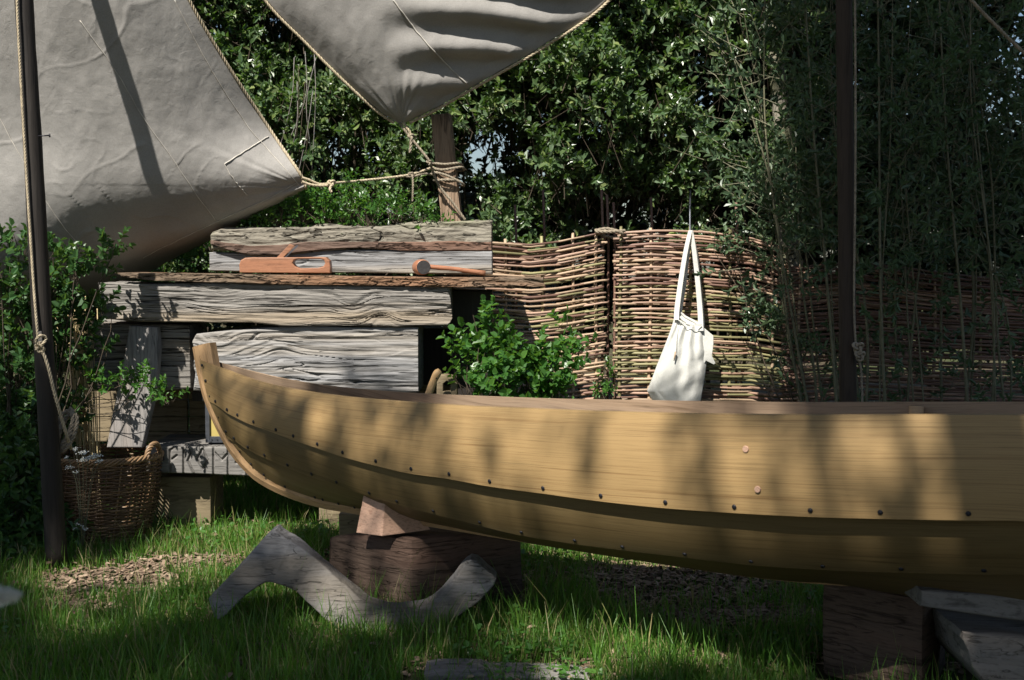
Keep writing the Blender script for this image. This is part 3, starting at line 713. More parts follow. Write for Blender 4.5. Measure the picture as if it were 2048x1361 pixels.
# rune bench
SX = 6.185
def cp(X, Y): return P(300 + X / SX, 780 + Y / SX, 6.42)
segs = [((245, 750), (245, 1030)), ((245, 750), (345, 682)), ((262, 866), (330, 812)), ((415, 682), (415, 1040)), ((428, 696), (500, 762)), ((500, 762), (500, 800)), ((500, 800), (465, 880)),
        ((470, 885), (540, 1040)), ((648, 732), (580, 860)), ((580, 860), (657, 985)), ((657, 985), (710, 875)), ((710, 875), (648, 732)), ((785, 682), (785, 1052)), ((965, 690), (965, 1056)),
        ((800, 780), (885, 872)), ((885, 872), (962, 790)), ((1195, 690), (1195, 1062))]
segs = [(cp(*a), cp(*b)) for a, b in segs]; dots = [cp(158, 855), cp(1068, 900)]
def carve(X, Z):
    d = np.full(X.shape, 9.0)
    for a, b in segs:
        ax, az, bx, bz = a[0], a[2], b[0], b[2]; L2 = (bx - ax) ** 2 + (bz - az) ** 2
        t = np.clip(((X - ax) * (bx - ax) + (Z - az) * (bz - az)) / L2, 0, 1)
        d = np.minimum(d, np.hypot(X - ax - t * (bx - ax), Z - az - t * (bz - az)))
    for q in dots: d = np.minimum(d, np.hypot(X - q[0], Z - q[2]) - .002)
    return .016 * np.clip(1 - d / .0085, 0, 1)
o = rough_beam('rune_bench', [(292, 893), (500, 895), (700, 897)], [(292, 946), (400, 949), (500, 953), (700, 957)], 6.42, .48, M['grey_flat'], .004, .006, seed=30, nx=560, zres=60, carve=carve, toprough=.002)
tag(o, 'grey timber bench carved with angular rune-like letters FROM beside the wicker basket', 'bench')
a = P(305, 950, 6.6); b = P(425, 950, 6.6)
o = box('bench_support', (a[0], 6.55, 0), (b[0], 6.85, a[2] - .004), M['boards'], None, .006, sub=2, amp=.003); tag(o, 'short timber block under the left end of the rune bench', 'timber block')
a = P(640, 950, 6.6); b = P(760, 950, 6.6)
o = box('bench_support', (a[0], 6.55, 0), (b[0], 6.85, P(305, 957, 6.6)[2] - .004), M['boards'], None, .006, sub=2, amp=.003); tag(o, 'timber block under the bench, hidden in shade behind the bow', 'timber block')
# leaning curved plank
lp = [(213, 892), (228, 800), (248, 735), (262, 700), (318, 656), (321, 700), (319, 745), (312, 800), (292, 850), (284, 892)]
o = extrude('leaning_plank', [(213, 896), (224, 830), (236, 775), (246, 725), (253, 685), (258, 652), (314, 655), (317, 700), (314, 745), (306, 800), (294, 850), (284, 896)], 6.45, .07, M['grey_vert'], None, .008,
            Dfun=lambda x, y: 6.44 + (896 - y) * .00005)
tag(o, 'curved grey plank standing upright on the bench and leaning against the timbers', 'plank')
# horn lantern
la = empty('lantern', P(455, 886, 6.52)); tag(la, 'dark metal framed lantern with yellow horn pane on the bench, half hidden by the bow', 'lantern')
q0, q1 = P(411, 886, 6.50), P(500, 800, 6.50); w_ = .018
for (xa, xb) in ((q0[0], q0[0] + w_ * 1.3), (q1[0] - w_ * 1.3, q1[0])):
    for ya in (6.50, 6.50 + .24): box('corner_bar', (xa, ya, q0[2]), (xb, ya + .012, q1[2]), M['steel'], la, .002)
for (za, zb) in ((q0[2], q0[2] + .034), (q1[2] - .03, q1[2])):
    box('frame_bar', (q0[0] + w_ * 1.3, 6.502, za), (q1[0] - w_ * 1.3, 6.512, zb), M['steel'], la, .001)
    box('frame_bar', (q0[0] + w_ * 1.3, 6.742, za), (q1[0] - w_ * 1.3, 6.75, zb), M['steel'], la, .001)
box('pane', (q0[0] + .02, 6.514, q0[2] + .03), (q1[0] - .02, 6.52, q1[2] - .025), M['horn'], la, 0)
box('side_panel', (q0[0], 6.512, q0[2]), (q0[0] + .006, 6.74, q1[2]), M['steel'], la, 0)
box('side_panel', (q1[0] - .006, 6.512, q0[2]), (q1[0], 6.74, q1[2]), M['steel'], la, 0)
box('top_plate', (q0[0], 6.50, q1[2] + .001), (q1[0], 6.752, q1[2] + .006), M['steel'], la, .001)
for i in range(6):
    X = q0[0] + .035 + i * .030; V, Fa = tubeg(np.array([[X, 6.502, q0[2] + .017], [X, 6.497, q0[2] + .017]]), .0035, 6); mesh('rivet', V, cleanF(Fa), M['iron'], la)

# tools on the shelf
pl = empty('wooden_plane', P(570, 548, 6.46)); tag(pl, 'orange-brown wooden hand plane with closed handle, on the shelf', 'hand plane')
body = [(479, 546), (478, 530), (481, 521), (490, 516), (505, 515), (560, 515), (600, 515), (640, 514), (652, 515), (659, 522), (661, 535), (660, 547)]
hole = [(588, 521), (598, 518.5), (640, 518.5), (648, 521), (650, 527), (647, 533), (636, 536), (600, 537), (590, 533), (585, 527)]
extrude('body', body, 6.46, .075, M['pear'], pl, .006, holes=(hole[::-1],))
hexa('wedge', [P(553, 516, 6.480), P(566, 516, 6.480), P(566, 516, 6.530), P(553, 516, 6.530), P(580, 488, 6.480), P(589, 492, 6.480), P(589, 492, 6.530), P(580, 488, 6.530)], M['pear'], pl, .002)
hexa('iron', [P(568, 516, 6.485), P(571, 516, 6.485), P(571, 516, 6.525), P(568, 516, 6.525), P(594, 490, 6.485), P(597, 492, 6.485), P(597, 492, 6.525), P(594, 490, 6.525)], M['steel'], pl, 0)
ml = empty('mallet', P(845, 548, 6.40)); tag(ml, 'small wooden carving mallet with dark round head lying on the shelf', 'mallet')
hc = P(847, 535, 6.43); ax = unit(np.array([-.28, .95, 0.0]))
p = np.array([hc + ax * t for t in (0, .006, .03, .08, .11, .116)]); V, Fa = tubeg(p, [.038, .0405, .043, .043, .040, .036], 20); hd = mesh('head', V, cleanF(Fa), M['pear'], ml)
V, Fa = tubeg(np.array([hc - ax * .003, hc + ax * .004]), .037, 20); mesh('striking_face', V, cleanF(Fa), M['endgrain_dark'], ml, False)
tube('handle', np.array([hc + ax * .058 + [.02, 0, .004], P(905, 538, 6.50), P(940, 543, 6.52), P(970, 547, 6.54)]), np.interp(np.linspace(0, 1, 16), [0, .5, 1], [.014, .012, .015]), M['pear'], ml, 10, n=16)

# leaning split post with ropes
o = hexa('split_post', [P(893, 560, 7.06), P(939, 560, 7.06), P(939, 560, 7.16), P(893, 560, 7.16), P(861, 230, 7.06), P(897, 227, 7.06), P(903, 230, 7.16), P(866, 233, 7.16)], M['post'], None, .006, sub=6, amp=.006, freq=9)
tag(o, 'leaning split oak post with ropes lashed round it, standing behind the log', 'post')
pb = P(905, 560, 7.1); 
# lower part goes down to the ground behind the pile
rl = rope('lashing_rope', [P(864, 326, 7.04), P(890, 329, 7.02), P(918, 327, 7.05), P(924, 333, 7.12), P(905, 334, 7.2), P(868, 330, 7.14), P(862, 334, 7.06), P(885, 340, 7.02), P(921, 335, 7.04), P(925, 341, 7.14), P(880, 345, 7.22), P(866, 350, 7.12),
                 P(868, 345, 7.03), P(895, 352, 7.02), P(922, 366, 7.04), P(926, 372, 7.12), P(900, 368, 7.2), P(872, 362, 7.12), P(872, 361, 7.04), P(900, 360, 7.02), P(918, 362, 7.04)], .0078, M['rope_dull'])
tag(rl, 'old grey rope wound in turns round the split post', 'rope')
tr = empty('tie_rope', P(612, 364, 6.60)); tag(tr, 'knotted rope running from the clew of the left sail to the split post', 'rope')
rope('rope_part', [P(604, 356, 6.58), P(620, 361, 6.6), P(640, 369, 6.62), P(665, 367, 6.66), P(700, 364, 6.75), P(760, 358, 6.85), P(820, 350, 6.95), P(866, 335, 7.03)], .0075, M['rope'], tr)
rope('rope_part', [P(604, 364, 6.58), P(622, 370, 6.6), P(645, 372, 6.62), P(668, 370, 6.65)], .008, M['rope'], tr)
rope('rope_part', [P(800, 352, 6.93), P(825, 354, 6.95), P(848, 348, 7.0), P(870, 350, 7.03)], .007, M['rope_dull'], tr)
def knot(name, x, y, D, s, mat, parent=None):
    c = P(x, y, D); t = np.linspace(0, 2 * math.pi, 40)
    p = np.stack([(np.sin(t) + 2 * np.sin(2 * t)) * .33, np.sin(3 * t) * .35, (np.cos(t) - 2 * np.cos(2 * t)) * .33], 1) * s + c
    V, Fa = tubeg(p, s * .30, 6); return mesh(name, V, cleanF(Fa), mat, parent)
knot('knot', 663, 367, 6.63, .020, M['rope'], tr); knot('knot', 822, 349, 6.94, .014, M['rope_dull'], tr)
rope('rope_end', [P(664, 370, 6.62), P(660, 378, 6.6), P(663, 385, 6.6)], .008, M['rope'], tr)
rope('rope_end', [P(825, 350, 6.93), P(826, 370, 6.92), P(825, 403, 6.92)], .006, M['rope_dull'], tr)
tr = empty('tie_rope', P(805, 250, 6.90)); tag(tr, 'rope running down from the point of the upper sail across the split post', 'rope')
rope('rope_part', [P(799, 246, 6.90), P(815, 268, 6.90), P(838, 296, 6.90), P(858, 322, 6.90), P(866, 345, 6.97), P(880, 375, 7.0), P(905, 405, 7.01), P(930, 440, 7.02)], .0078, M['rope_dull'], tr)
rope('rope_part', [P(806, 246, 6.90), P(818, 262, 6.90), P(824, 275, 6.90)], .008, M['rope'], tr)
knot('knot', 822, 274, 6.90, .018, M['rope_dull'], tr); knot('knot', 858, 325, 6.9, .014, M['rope_dull'], tr)
rope('rope_end', [P(822, 276, 6.90), P(822, 290, 6.90), P(820, 306, 6.90)], .009, M['rope_dull'], tr)

# ================================================================== SAILS
def bic(net, nu, nv):
    net = np.array(net, float)
    rows = np.stack([catmull_u(r, nu) for r in net]); return np.stack([catmull_u(rows[:, i], nv) for i in range(nu)], 1)
def catmull_u(pts, n):
    p = np.array(pts, float); q = np.vstack([2 * p[0] - p[1], p, 2 * p[-1] - p[-2]]); t = np.linspace(0, len(p) - 1 - 1e-9, n); i = t.astype(int); f = (t - i)[:, None]
    a, b, c, d = q[i], q[i + 1], q[i + 2], q[i + 3]
    return .5 * (2 * b + (c - a) * f + (2 * a - 5 * b + 4 * c - d) * f ** 2 + (3 * b - a - 3 * c + d) * f ** 3)
def sail(name, net, nu, nv, wr, thick=.004):
    G = bic([[P(*q) for q in r] for r in net], nu, nv)
    du = np.gradient(G, axis=1); dvv = np.gradient(G, axis=0); n = unit(np.cross(du, dvv))
    n = n * np.where(n[..., 1:2] > 0, -1, 1)
    U, W = np.meshgrid(np.linspace(0, 1, nu), np.linspace(0, 1, nv))
    d = wr(U, W, G) * np.clip(np.minimum(U, 1 - U) * 14, .06, 1); G = G + n * d[..., None]
    B = G - n * thick; V = np.vstack([G.reshape(-1, 3), B.reshape(-1, 3)]); Fa = gridF(nv, nu); k = nu * nv
    idx = np.arange(k).reshape(nv, nu)
    bd = np.concatenate([idx[0, :], idx[1:, -1], idx[-1, -2::-1], idx[-2:0:-1, 0]])
    e = np.stack([bd, np.roll(bd, -1), np.roll(bd, -1) + k, bd + k], 1)
    return V, np.vstack([Fa[:, ::-1], Fa + k, e]), G, n
# left sail. rows top -> bottom, columns left -> right  (pixel x, pixel y, depth)
netL = [[(-420, -420, 6.34), (-230, -420, 6.04), (0, -420, 5.94), (110, -420, 5.94), (180, -420, 6.04)],
        [(-420, -180, 6.35), (-200, -180, 6.15), (40, -190, 6.03), (190, -190, 6.07), (288, -180, 6.17)],
        [(-420, 0, 6.42), (-190, 0, 6.32), (60, 0, 6.17), (240, 0, 6.19), (375, 0, 6.32)],
        [(-420, 130, 6.58), (-180, 130, 6.43), (80, 130, 6.29), (290, 130, 6.31), (452, 130, 6.49)],
        [(-420, 260, 6.61), (-170, 260, 6.56), (100, 262, 6.40), (350, 262, 6.44), (536, 258, 6.68)],
        [(-420, 400, 6.71), (-160, 395, 6.64), (120, 390, 6.48), (400, 360, 6.53), (592, 340, 6.62)],
        [(-420, 520, 6.86), (-150, 520, 6.68), (130, 480, 6.64), (420, 420, 6.66), (606, 365, 6.66)],
        [(-420, 610, 7.00), (-140, 615, 6.98), (120, 556, 6.90), (405, 463, 6.80), (609, 374, 6.66)],
        [(-420, 650, 7.45), (-130, 660, 7.45), (110, 632, 7.40), (385, 499, 7.15), (610, 379, 6.70)]]
def wrL(U, W, G):
    x, z = G[..., 0], G[..., 2]
    d = .012 * np.sin(U * 34 + W * 3) * np.clip(1.1 - W * 1.2, 0, 1) * np.clip(1.1 - U, 0, 1)
    d = d + .004 * fbm(x * 5, x * 0, z * 2.2, 3) + .0016 * fbm(x * 17, 3 + x * 0, z * 13, 3)
    # creases running to the clew
    c = P(608, 374, 6.62); r = np.hypot(x - c[0], z - c[2]); a = np.arctan2(z - c[2], x - c[0])
    d = d + .007 * noise3(a * 14, 0 * a, r * .8) * np.exp(-r / .45) * np.clip(r / .1, 0, 1)
    cr = np.clip(1 - np.abs(noise3(x * 2.6 + 4, 7 + 0 * x, z * 2.2)) / .035, 0, 1) * np.clip(noise3(x * 3, 2 + 0 * x, z * 3) + .3, 0, 1)
    cr2 = np.clip(1 - np.abs(noise3(x * 4.6 + z * 3, 17 + 0 * x, z * 3.2 - x)) / .04, 0, 1) * np.clip(noise3(x * 3, 12 + 0 * x, z * 3) + .2, 0, 1)
    cr3 = np.clip(1 - np.abs(noise3(x * 7 - z * 5, 27 + 0 * x, z * 6 + x)) / .06, 0, 1) * np.clip(noise3(x * 4, 22 + 0 * x, z * 4) + .1, 0, 1)
    return d + .004 * cr + .004 * cr2 + .0035 * cr3
V, Fa, GL, nL = sail('s', netL, 300, 330, wrL)
ls = empty('left_sail', P(300, 300, 6.2)); tag(ls, 'large grey canvas sail filling the upper left, bulging in sunlight behind the mast', 'sail')
mesh('cloth', V, Fa, M['canvas'], ls)
def on_sail(G, n, uv, k=60, off=.003):
    uv = catmull([(a, b, 0) for a, b in uv], k); nv_, nu_ = G.shape[:2]
    i = np.clip((uv[:, 1] * (nv_ - 1)).astype(int), 0, nv_ - 1); j = np.clip((uv[:, 0] * (nu_ - 1)).astype(int), 0, nu_ - 1)
    return G[i, j] + n[i, j] * off
def find_uv(G, x, y):
    f = np.stack([CX + F * G[..., 0] / (G[..., 1] * math.cos(TH) - (G[..., 2] - H) * math.sin(TH)),
                  CY - F * (G[..., 1] * math.sin(TH) + (G[..., 2] - H) * math.cos(TH)) / (G[..., 1] * math.cos(TH) - (G[..., 2] - H) * math.sin(TH))], -1)
    d = (f[..., 0] - x) ** 2 + (f[..., 1] - y) ** 2; i = np.unravel_index(np.argmin(d), d.shape); return i
def seam(G, n, px, rad, name, parent, mat, off=.003):
    px = catmull([(a, b, 0) for a, b in px], 70)[:, :2]
    nv_, nu_ = G.shape[:2]; pts = []
    for x, y in px:
        i = find_uv(G, x, y); pts.append(G[i] + n[i] * off)
    pts = np.array(pts)
    for _ in range(3): pts[1:-1] = (pts[:-2] + pts[1:-1] * 2 + pts[2:]) / 4
    V, Fa = tubeg(pts, rad, 5); return mesh(name, V, cleanF(Fa), mat, parent)
seam(GL, nL, [(348, 0), (420, 135), (490, 245), (536, 300), (600, 372)], .0022, 'seam', ls, M['canvas_seam'])
seam(GL, nL, [(160, 40), (230, 140), (290, 240), (340, 310), (390, 385), (432, 442)], .0022, 'seam', ls, M['canvas_seam'])
seam(GL, nL, [(-20, 200), (40, 310), (110, 430), (200, 540)], .0022, 'seam', ls, M['canvas_seam'])
seam(GL, nL, [(536, 274), (490, 303), (449, 329)], .0035, 'patch_edge', ls, M['canvas_seam'])
seam(GL, nL, [(449, 329), (470, 362), (494, 390)], .003, 'patch_edge', ls, M['canvas_seam'])
seam(GL, nL, [(592, 366), (540, 396), (490, 418), (432, 444), (360, 478), (285, 515)], .0018, 'hem', ls, M['canvas_seam'])
rope('bolt_rope', GL[4::8, -1] + [0.006, 0, .004], .0088, M['rope'], ls)
# upper sail
netU = [[(330, -330, 6.37), (500, -330, 6.33), (760, -330, 6.32), (1040, -330, 6.37), (1420, -330, 6.47)],
        [(420, -160, 6.48), (560, -170, 6.43), (770, -175, 6.41), (1010, -165, 6.47), (1330, -150, 6.56)],
        [(533, 0, 6.62), (620, -20, 6.56), (780, -40, 6.54), (970, -25, 6.56), (1215, 0, 6.67)],
        [(612, 82, 6.71), (680, 75, 6.64), (800, 62, 6.62), (930, 70, 6.66), (1085, 92, 6.75)],
        [(690, 160, 6.78), (730, 158, 6.74), (800, 150, 6.71), (880, 155, 6.75), (962, 164, 6.82)],
        [(752, 217, 6.86), (773, 218, 6.82), (803, 216, 6.82), (835, 215, 6.82), (872, 216, 6.87)],
        [(796, 247, 6.90), (799, 248, 6.90), (802, 248, 6.90), (805, 248, 6.90), (808, 247, 6.90)]]
def wrU(U, W, G):
    x, z = G[..., 0], G[..., 2]
    k = np.clip((U - .42) * 4, 0, 1) * np.clip((.93 - W) * 3, 0, 1)
    q = z + .08 * np.sin(x * 3.2) - x * .12
    d = .024 * k * np.sin(q * 34 + 1.2 * noise3(x * 3, 0 * x, z * 2)) + .006 * fbm(x * 6, 5 + x * 0, z * 4, 3) + .0015 * fbm(x * 14, 3 + x * 0, z * 11, 2)
    c = P(802, 248, 6.90); r = np.hypot(x - c[0], z - c[2]); a = np.arctan2(z - c[2], x - c[0])
    return d + .006 * noise3(a * 9, 0 * a, r * 1.2) * np.exp(-r / .35) * np.clip(r / .12, 0, 1)
V, Fa, GU, nU = sail('s', netU, 240, 260, wrU)
us = empty('upper_sail', P(800, 120, 6.0)); tag(us, 'dark grey canvas sail coming to a roped point at the top centre', 'sail')
mesh('cloth', V, Fa, M['canvas'], us)
seam(GU, nU, [(786, 0), (830, 58), (880, 115), (933, 168)], .004, 'seam', us, M['canvas_seam'])
seam(GU, nU, [(1112, 0), (1128, 20), (1140, 40)], .003, 'seam', us, M['canvas_seam'])
rope('bolt_rope', GU[4::8, -1] + [0.004, 0, -.010], .0088, M['rope'], us); rope('bolt_rope', GU[4::8, 0] + [-.004, 0, -.010], .0088, M['rope'], us)

# ================================================================== MASTS AND RIGGING
o = tube('dark_mast', [P(114, 1140, 5.72) * [1, 1, 0], P(82, 600, 5.72), P(66, 300, 5.72), P(48, 0, 5.72), P(10, -700, 5.72)], np.interp(np.linspace(0, 1, 60), [0, 1], [.050, .035]) + .0015 * noise3(np.arange(60) * .7, 1, 0), M['black_wood'], None, 16, n=60)
tag(o, 'near-black leaning mast in front of the left sail and basket', 'mast')
t_ = empty('peg', P(92, 271, 5.72)); tag(t_, 'thin iron pin sticking out of the dark mast', 'pin')
tube('pin_shank', [P(72, 273, 5.70), P(100, 271, 5.70)], .0035, M['iron'], t_, 6); tube('pin_head', [P(99, 268, 5.70), P(99.5, 275, 5.70)], .004, M['iron'], t_, 6)
o = empty('halyard', P(82, 690, 5.66)); tag(o, 'rope running down the dark mast, hitched on a cleat and dropping towards the basket', 'rope')
rope('rope_part', [P(30, -200, 5.66), P(34, 0, 5.66), P(40, 130, 5.66), P(48, 270, 5.66), P(58, 430, 5.66), P(68, 580, 5.66), P(76, 680, 5.655)], .0065, M['rope'], o)
rope('rope_part', [P(80, 690, 5.64), P(95, 730, 5.64), P(110, 790, 5.66), P(124, 840, 5.7), P(136, 880, 5.75), P(142, 898, 5.85)], .0085, M['rope'], o)
rope('hitch', [P(72, 700, 5.64), P(86, 688, 5.62), P(92, 676, 5.64), P(80, 672, 5.61), P(72, 684, 5.61), P(88, 698, 5.63), P(78, 704, 5.64), P(72, 690, 5.64), P(90, 684, 5.63)], .0075, M['rope'], o)
hexa('cleat', [P(76, 700, 5.66), P(86, 700, 5.66), P(86, 700, 5.70), P(76, 700, 5.70), P(77, 664, 5.64), P(83, 662, 5.64), P(84, 664, 5.67), P(77, 666, 5.67)], M['grey_flat'], o, .003)
tt = np.linspace(0, 2 * math.pi * 3.2, 60)
cc = P(130, 860, 5.80); pts = np.stack([cc[0] + .045 * np.cos(tt) + .012 * np.sin(tt * .3), cc[1] + .04 * np.sin(tt), cc[2] + .085 * np.sin(tt * 1.0 + .4) + .01 * tt / 6 - .02], 1)
rc = rope('rope_coil', pts, .011, M['rope_dull']); tag(rc, 'grey rope coil hanging beside the dark mast over the basket rim', 'rope coil')
o = tube('brown_mast', [P(1697, 1150, 5.75) * [1, 1, 0] + [0, 0, 0], P(1696, 800, 5.75), P(1692, 400, 5.75), P(1688, 0, 5.75), P(1680, -700, 5.75)], np.interp(np.linspace(0, 1, 40), [0, 1], [.044, .034]) + .0015 * noise3(np.arange(40) * .7, 1, 0), M['brown_pole'], None, 16, n=40)
tag(o, 'dark brown upright mast standing behind the boat on the right', 'mast')
o = empty('mast_rope', P(1716, 690, 5.7)); tag(o, 'thin rope hanging beside the brown mast with a grey knot near the gunwale', 'rope')
rope('rope_part', [P(1708, -200, 5.70), P(1710, 0, 5.70), P(1711, 250, 5.70), P(1710, 430, 5.70), P(1708, 600, 5.70), P(1712, 690, 5.70), P(1722, 740, 5.70), P(1725, 820, 5.70), P(1728, 900, 5.7)], .0055, M['rope_dull'], o)
knot('knot', 1716, 695, 5.68, .026, M['rope_dull'], o); knot('knot', 1720, 712, 5.68, .024, M['rope_dull'], o)
o = rope('stay_rope', [P(1780, -180, 5.0), P(1940, -2, 5.0), P(2000, 60, 5.0), P(2060, 118, 5.0), P(2400, 440, 5.0)], .0075, M['rope_dull']); tag(o, 'taut stay rope crossing the top right corner', 'rope')

# ================================================================== BASKET
def basket():
    c = gpx(193, 1090); c = np.array([P(193, 1000, 6.36)[0], 6.36, 0]); ht = P(193, 905, 6.36)[2]; r0, r1 = .262, .285
    ct = np.array([P(212, 905, 6.36)[0], 6.36, ht])
    b = empty('wicker_basket', c); tag(b, 'tall round brown wicker basket with a twisted loop handle, standing in the grass', 'basket')
    ns = 26
    def cen(z): return c * (1 - z / ht) + ct * (z / ht)
    def rad(z): return r0 + (r1 - r0) * z / ht + .012 * math.sin(z / ht * 3.1)
    for i in range(ns):
        a = i / ns * 2 * math.pi
        p = [cen(z) * [1, 1, 0] + np.array([math.cos(a) * rad(z), math.sin(a) * rad(z), z]) for z in np.linspace(.0, ht, 8)]
        V, Fa = tubeg(np.array(p), .0055, 5, False); mesh('stake', V, Fa, M['wick_light' if i % 3 else 'wick_brown'], b)
    z = .008; k = 0
    while z < ht - .02:
        n = 104; a = np.linspace(0, 2 * math.pi, n) + rng.random() * .1; ph = (k % 2) * math.pi
        rr = rad(z) + .0075 * np.cos(a * ns / 2 + ph); q = cen(z)
        zz_ = z + .003 * noise3(a * 2, k * 3.3, 0 * a)
        p = np.stack([q[0] + rr * np.cos(a), q[1] + rr * np.sin(a), zz_], 1)
        V, Fa = tubeg(p, .0042 + .0016 * rng.random(), 5, False)
        mesh('weaver', V, Fa, M[rng.choice(['wick_brown', 'wick_light', 'wick_brown'])], b)
        z += .0088 + .0025 * rng.random(); k += 1
    for j in range(5):
        a = np.linspace(0, 2 * math.pi, 200); ph = j * 1.256
        rr = rad(ht) + .011 * np.cos(a * 13 + ph); p = np.stack([ct[0] + rr * np.cos(a), ct[1] + rr * np.sin(a), ht - .012 + .013 * np.sin(a * 13 + ph)], 1)
        V, Fa = tubeg(p, .0065, 6, False); mesh('rim_rod', V, Fa, M['wick_light'], b)
    hc = P(296, 880, 6.36)
    for j in range(4):
        t = np.linspace(-.35, math.pi + .35, 60); ph = j * math.pi / 2
        base = np.stack([ct[0] + (rad(ht) + .004) * np.cos(-.25 + .22 * np.cos(t)), ct[1] + (rad(ht) + .004) * np.sin(-.25 + .22 * np.cos(t)) * 1.0, ht - .02 + .075 * np.sin(t)], 1)
        off = .010 * np.stack([np.cos(t * 6 + ph), 0 * t, np.sin(t * 6 + ph)], 1)
        V, Fa = tubeg(base + off, .0062, 6); mesh('handle_rod', V, cleanF(Fa), M['wick_light'], b)
        base2 = base.copy(); base2[:, 0] = 2 * ct[0] - base2[:, 0]
        V, Fa = tubeg(base2 + off, .0062, 6); mesh('handle_rod', V, cleanF(Fa), M['wick_light'], b)
    n = 40; a = np.linspace(0, 2 * math.pi, n + 1)[:-1]
    V = np.vstack([[c[0], c[1], .02], np.stack([c[0] + r0 * .97 * np.cos(a), c[1] + r0 * .97 * np.sin(a), np.full(n, .02)], 1)])
    mesh('base', V, [[0, 1 + i, 1 + (i + 1) % n] for i in range(n)], M['wick_brown'], b)
basket()

# ================================================================== HURDLES
def hurdle(label, xl, xr, Dl, Dr, top, stakes, bow, seed, tones, ztop_stick=.035, warp=0.0):
    r = np.random.default_rng(seed)
    A_ = P(xl, 600, Dl); B_ = P(xr, 600, Dr); o = empty('willow_hurdle', [(A_[0] + B_[0]) / 2, (A_[1] + B_[1]) / 2, 0]); tag(o, label, 'hurdle', 'woven willow hurdles')
    Wd = np.hypot(B_[0] - A_[0], B_[1] - A_[1])
    def base(u, z): # point on the hurdle plane
        p = A_ * (1 - u)[:, None] + B_ * u[:, None]; p[:, 1] += bow * np.sin(u * math.pi) * 1.0; p[:, 2] = z; return p
    pxs = [t[0] for t in top]; tops = [P(t[0], t[1], (Dl + Dr) / 2)[2] for t in top]
    us_ = [(P(x, 600, Dl)[0] - A_[0]) / (B_[0] - A_[0]) for x in stakes]
    def ztop(u): return np.interp(A_[0] + u * (B_[0] - A_[0]), [P(x, 600, (Dl + Dr) / 2)[0] for x in pxs], tops)
    for i, u in enumerate(us_):
        zt = float(ztop(np.array([u]))[0]) + ztop_stick * r.uniform(.1, 1.0)
        z = np.linspace(0, zt, 14); uu = np.full(14, u) + .004 * np.sin(z * 5 + i); p = base(uu, z)
        V, Fa = tubeg(p, np.linspace(.013, .009, 14), 7); s = np.repeat(z, 7); uv = np.vstack([np.stack([s, np.tile(np.arange(7) * .01, 14)], 1), [[0, 0], [1, 0]]])
        mesh('stake', V, cleanF(Fa), M['rod_olive' if r.random() < .4 else 'rod_tan'], o, True, uv)
    rows = 92; k = 0
    edges = [-.02] + us_ + [1.02]
    for i in range(rows):
        f = (i + .5) / rows
        nrod = 2 if r.random() < .8 else 1
        cut = r.uniform(.2, .8)
        spans = [(-.03 + r.uniform(-.015, .015), cut + .12), (cut - .12, 1.02 + r.uniform(-.015, .02))] if nrod == 2 else [(-.03 + r.uniform(-.015, .02), 1.02 + r.uniform(-.02, .02))]
        for si, (ua, ub) in enumerate(spans):
            n = 30; u = np.linspace(ua, ub, n); zt = ztop(np.clip(u, 0, 1))
            z = f * zt + .007 * noise3(u * 3 + i * 7.7, seed, 0 * u) + (r.normal() * .0035) + warp * f * np.sin(u * 3)
            z = np.minimum(z, zt - .004) + (.010 * si - .005)
            # weave in front of and behind successive stakes
            ph = np.interp(u, us_, np.arange(len(us_)) * math.pi); ph = ph + (u < us_[0]) * (u - us_[0]) * 14 + (u > us_[-1]) * (u - us_[-1]) * 14
            off = .017 * np.cos(ph + (i % 2) * math.pi)
            p = base(u, z); p[:, 1] -= off + .003 * si
            tone = tones(f, r); rr = r.uniform(.0078, .0110) * np.interp(np.linspace(0, 1, n), [0, 1], [1, .72] if (i + si) % 2 else [.72, 1])
            V, Fa = tubeg(p, rr, 6); s = np.linspace(0, (ub - ua) * Wd, n) + i * 3.1
            uv = np.vstack([np.stack([np.repeat(s, 6), np.tile(np.arange(6) * .01, n)], 1), [[0, 0], [1, 0]]])
            mesh('rod', V, cleanF(Fa), M[tone], o, True, uv)
    return o
def tone_mid(f, r):
    q = f + r.normal() * .05
    if .40 < q < .80: return r.choice(['rod_olive', 'rod_olive', 'rod_tan', 'rod_brown'])
    return r.choice(['rod_brown', 'rod_tan', 'rod_pink', 'rod_dark'])
def tone_l(f, r):
    q = f + r.normal() * .04
    if .84 < q < .90 or .70 < q < .73: return 'rod_olive'
    return r.choice(['rod_brown', 'rod_tan', 'rod_pink', 'rod_dark', 'rod_tan'])
hurdle('woven willow hurdle between the timber pile and the bag, left of the dark gap', 900, 1204, 7.25, 7.52, [(900, 475), (1000, 480), (1060, 485), (1120, 478), (1212, 458)], [930, 1010, 1085, 1150, 1198], .0, 41, tone_l)
hurdle('tall woven willow hurdle with the white bag hanging on it', 1240, 1568, 7.50, 7.62, [(1225, 462), (1300, 458), (1400, 462), (1500, 472), (1568, 492)], [1240, 1300, 1380, 1462, 1552], -.05, 43, tone_mid)
hurdle('shaded willow hurdle behind the upright shrub stems on the right', 1584, 2120, 7.6, 7.9, [(1584, 530), (1700, 520), (1900, 545), (2120, 560)], [1600, 1690, 1790, 1890, 1990, 2100], .03, 47, lambda f, r: r.choice(['rod_dark', 'rod_brown', 'rod_dark', 'rod_dark']))  # mostly dark rods: shade put into the colour of this hurdle
tie = rope('hurdle_tie', [P(1190, 462, 7.45), P(1215, 458, 7.43), P(1245, 468, 7.45), P(1230, 476, 7.56), P(1200, 470, 7.56), P(1195, 464, 7.44), P(1222, 464, 7.42), P(1250, 462, 7.46)], .011, M['rope_dull']); tag(tie, 'dark cord binding the two hurdles together at the top', 'cord')
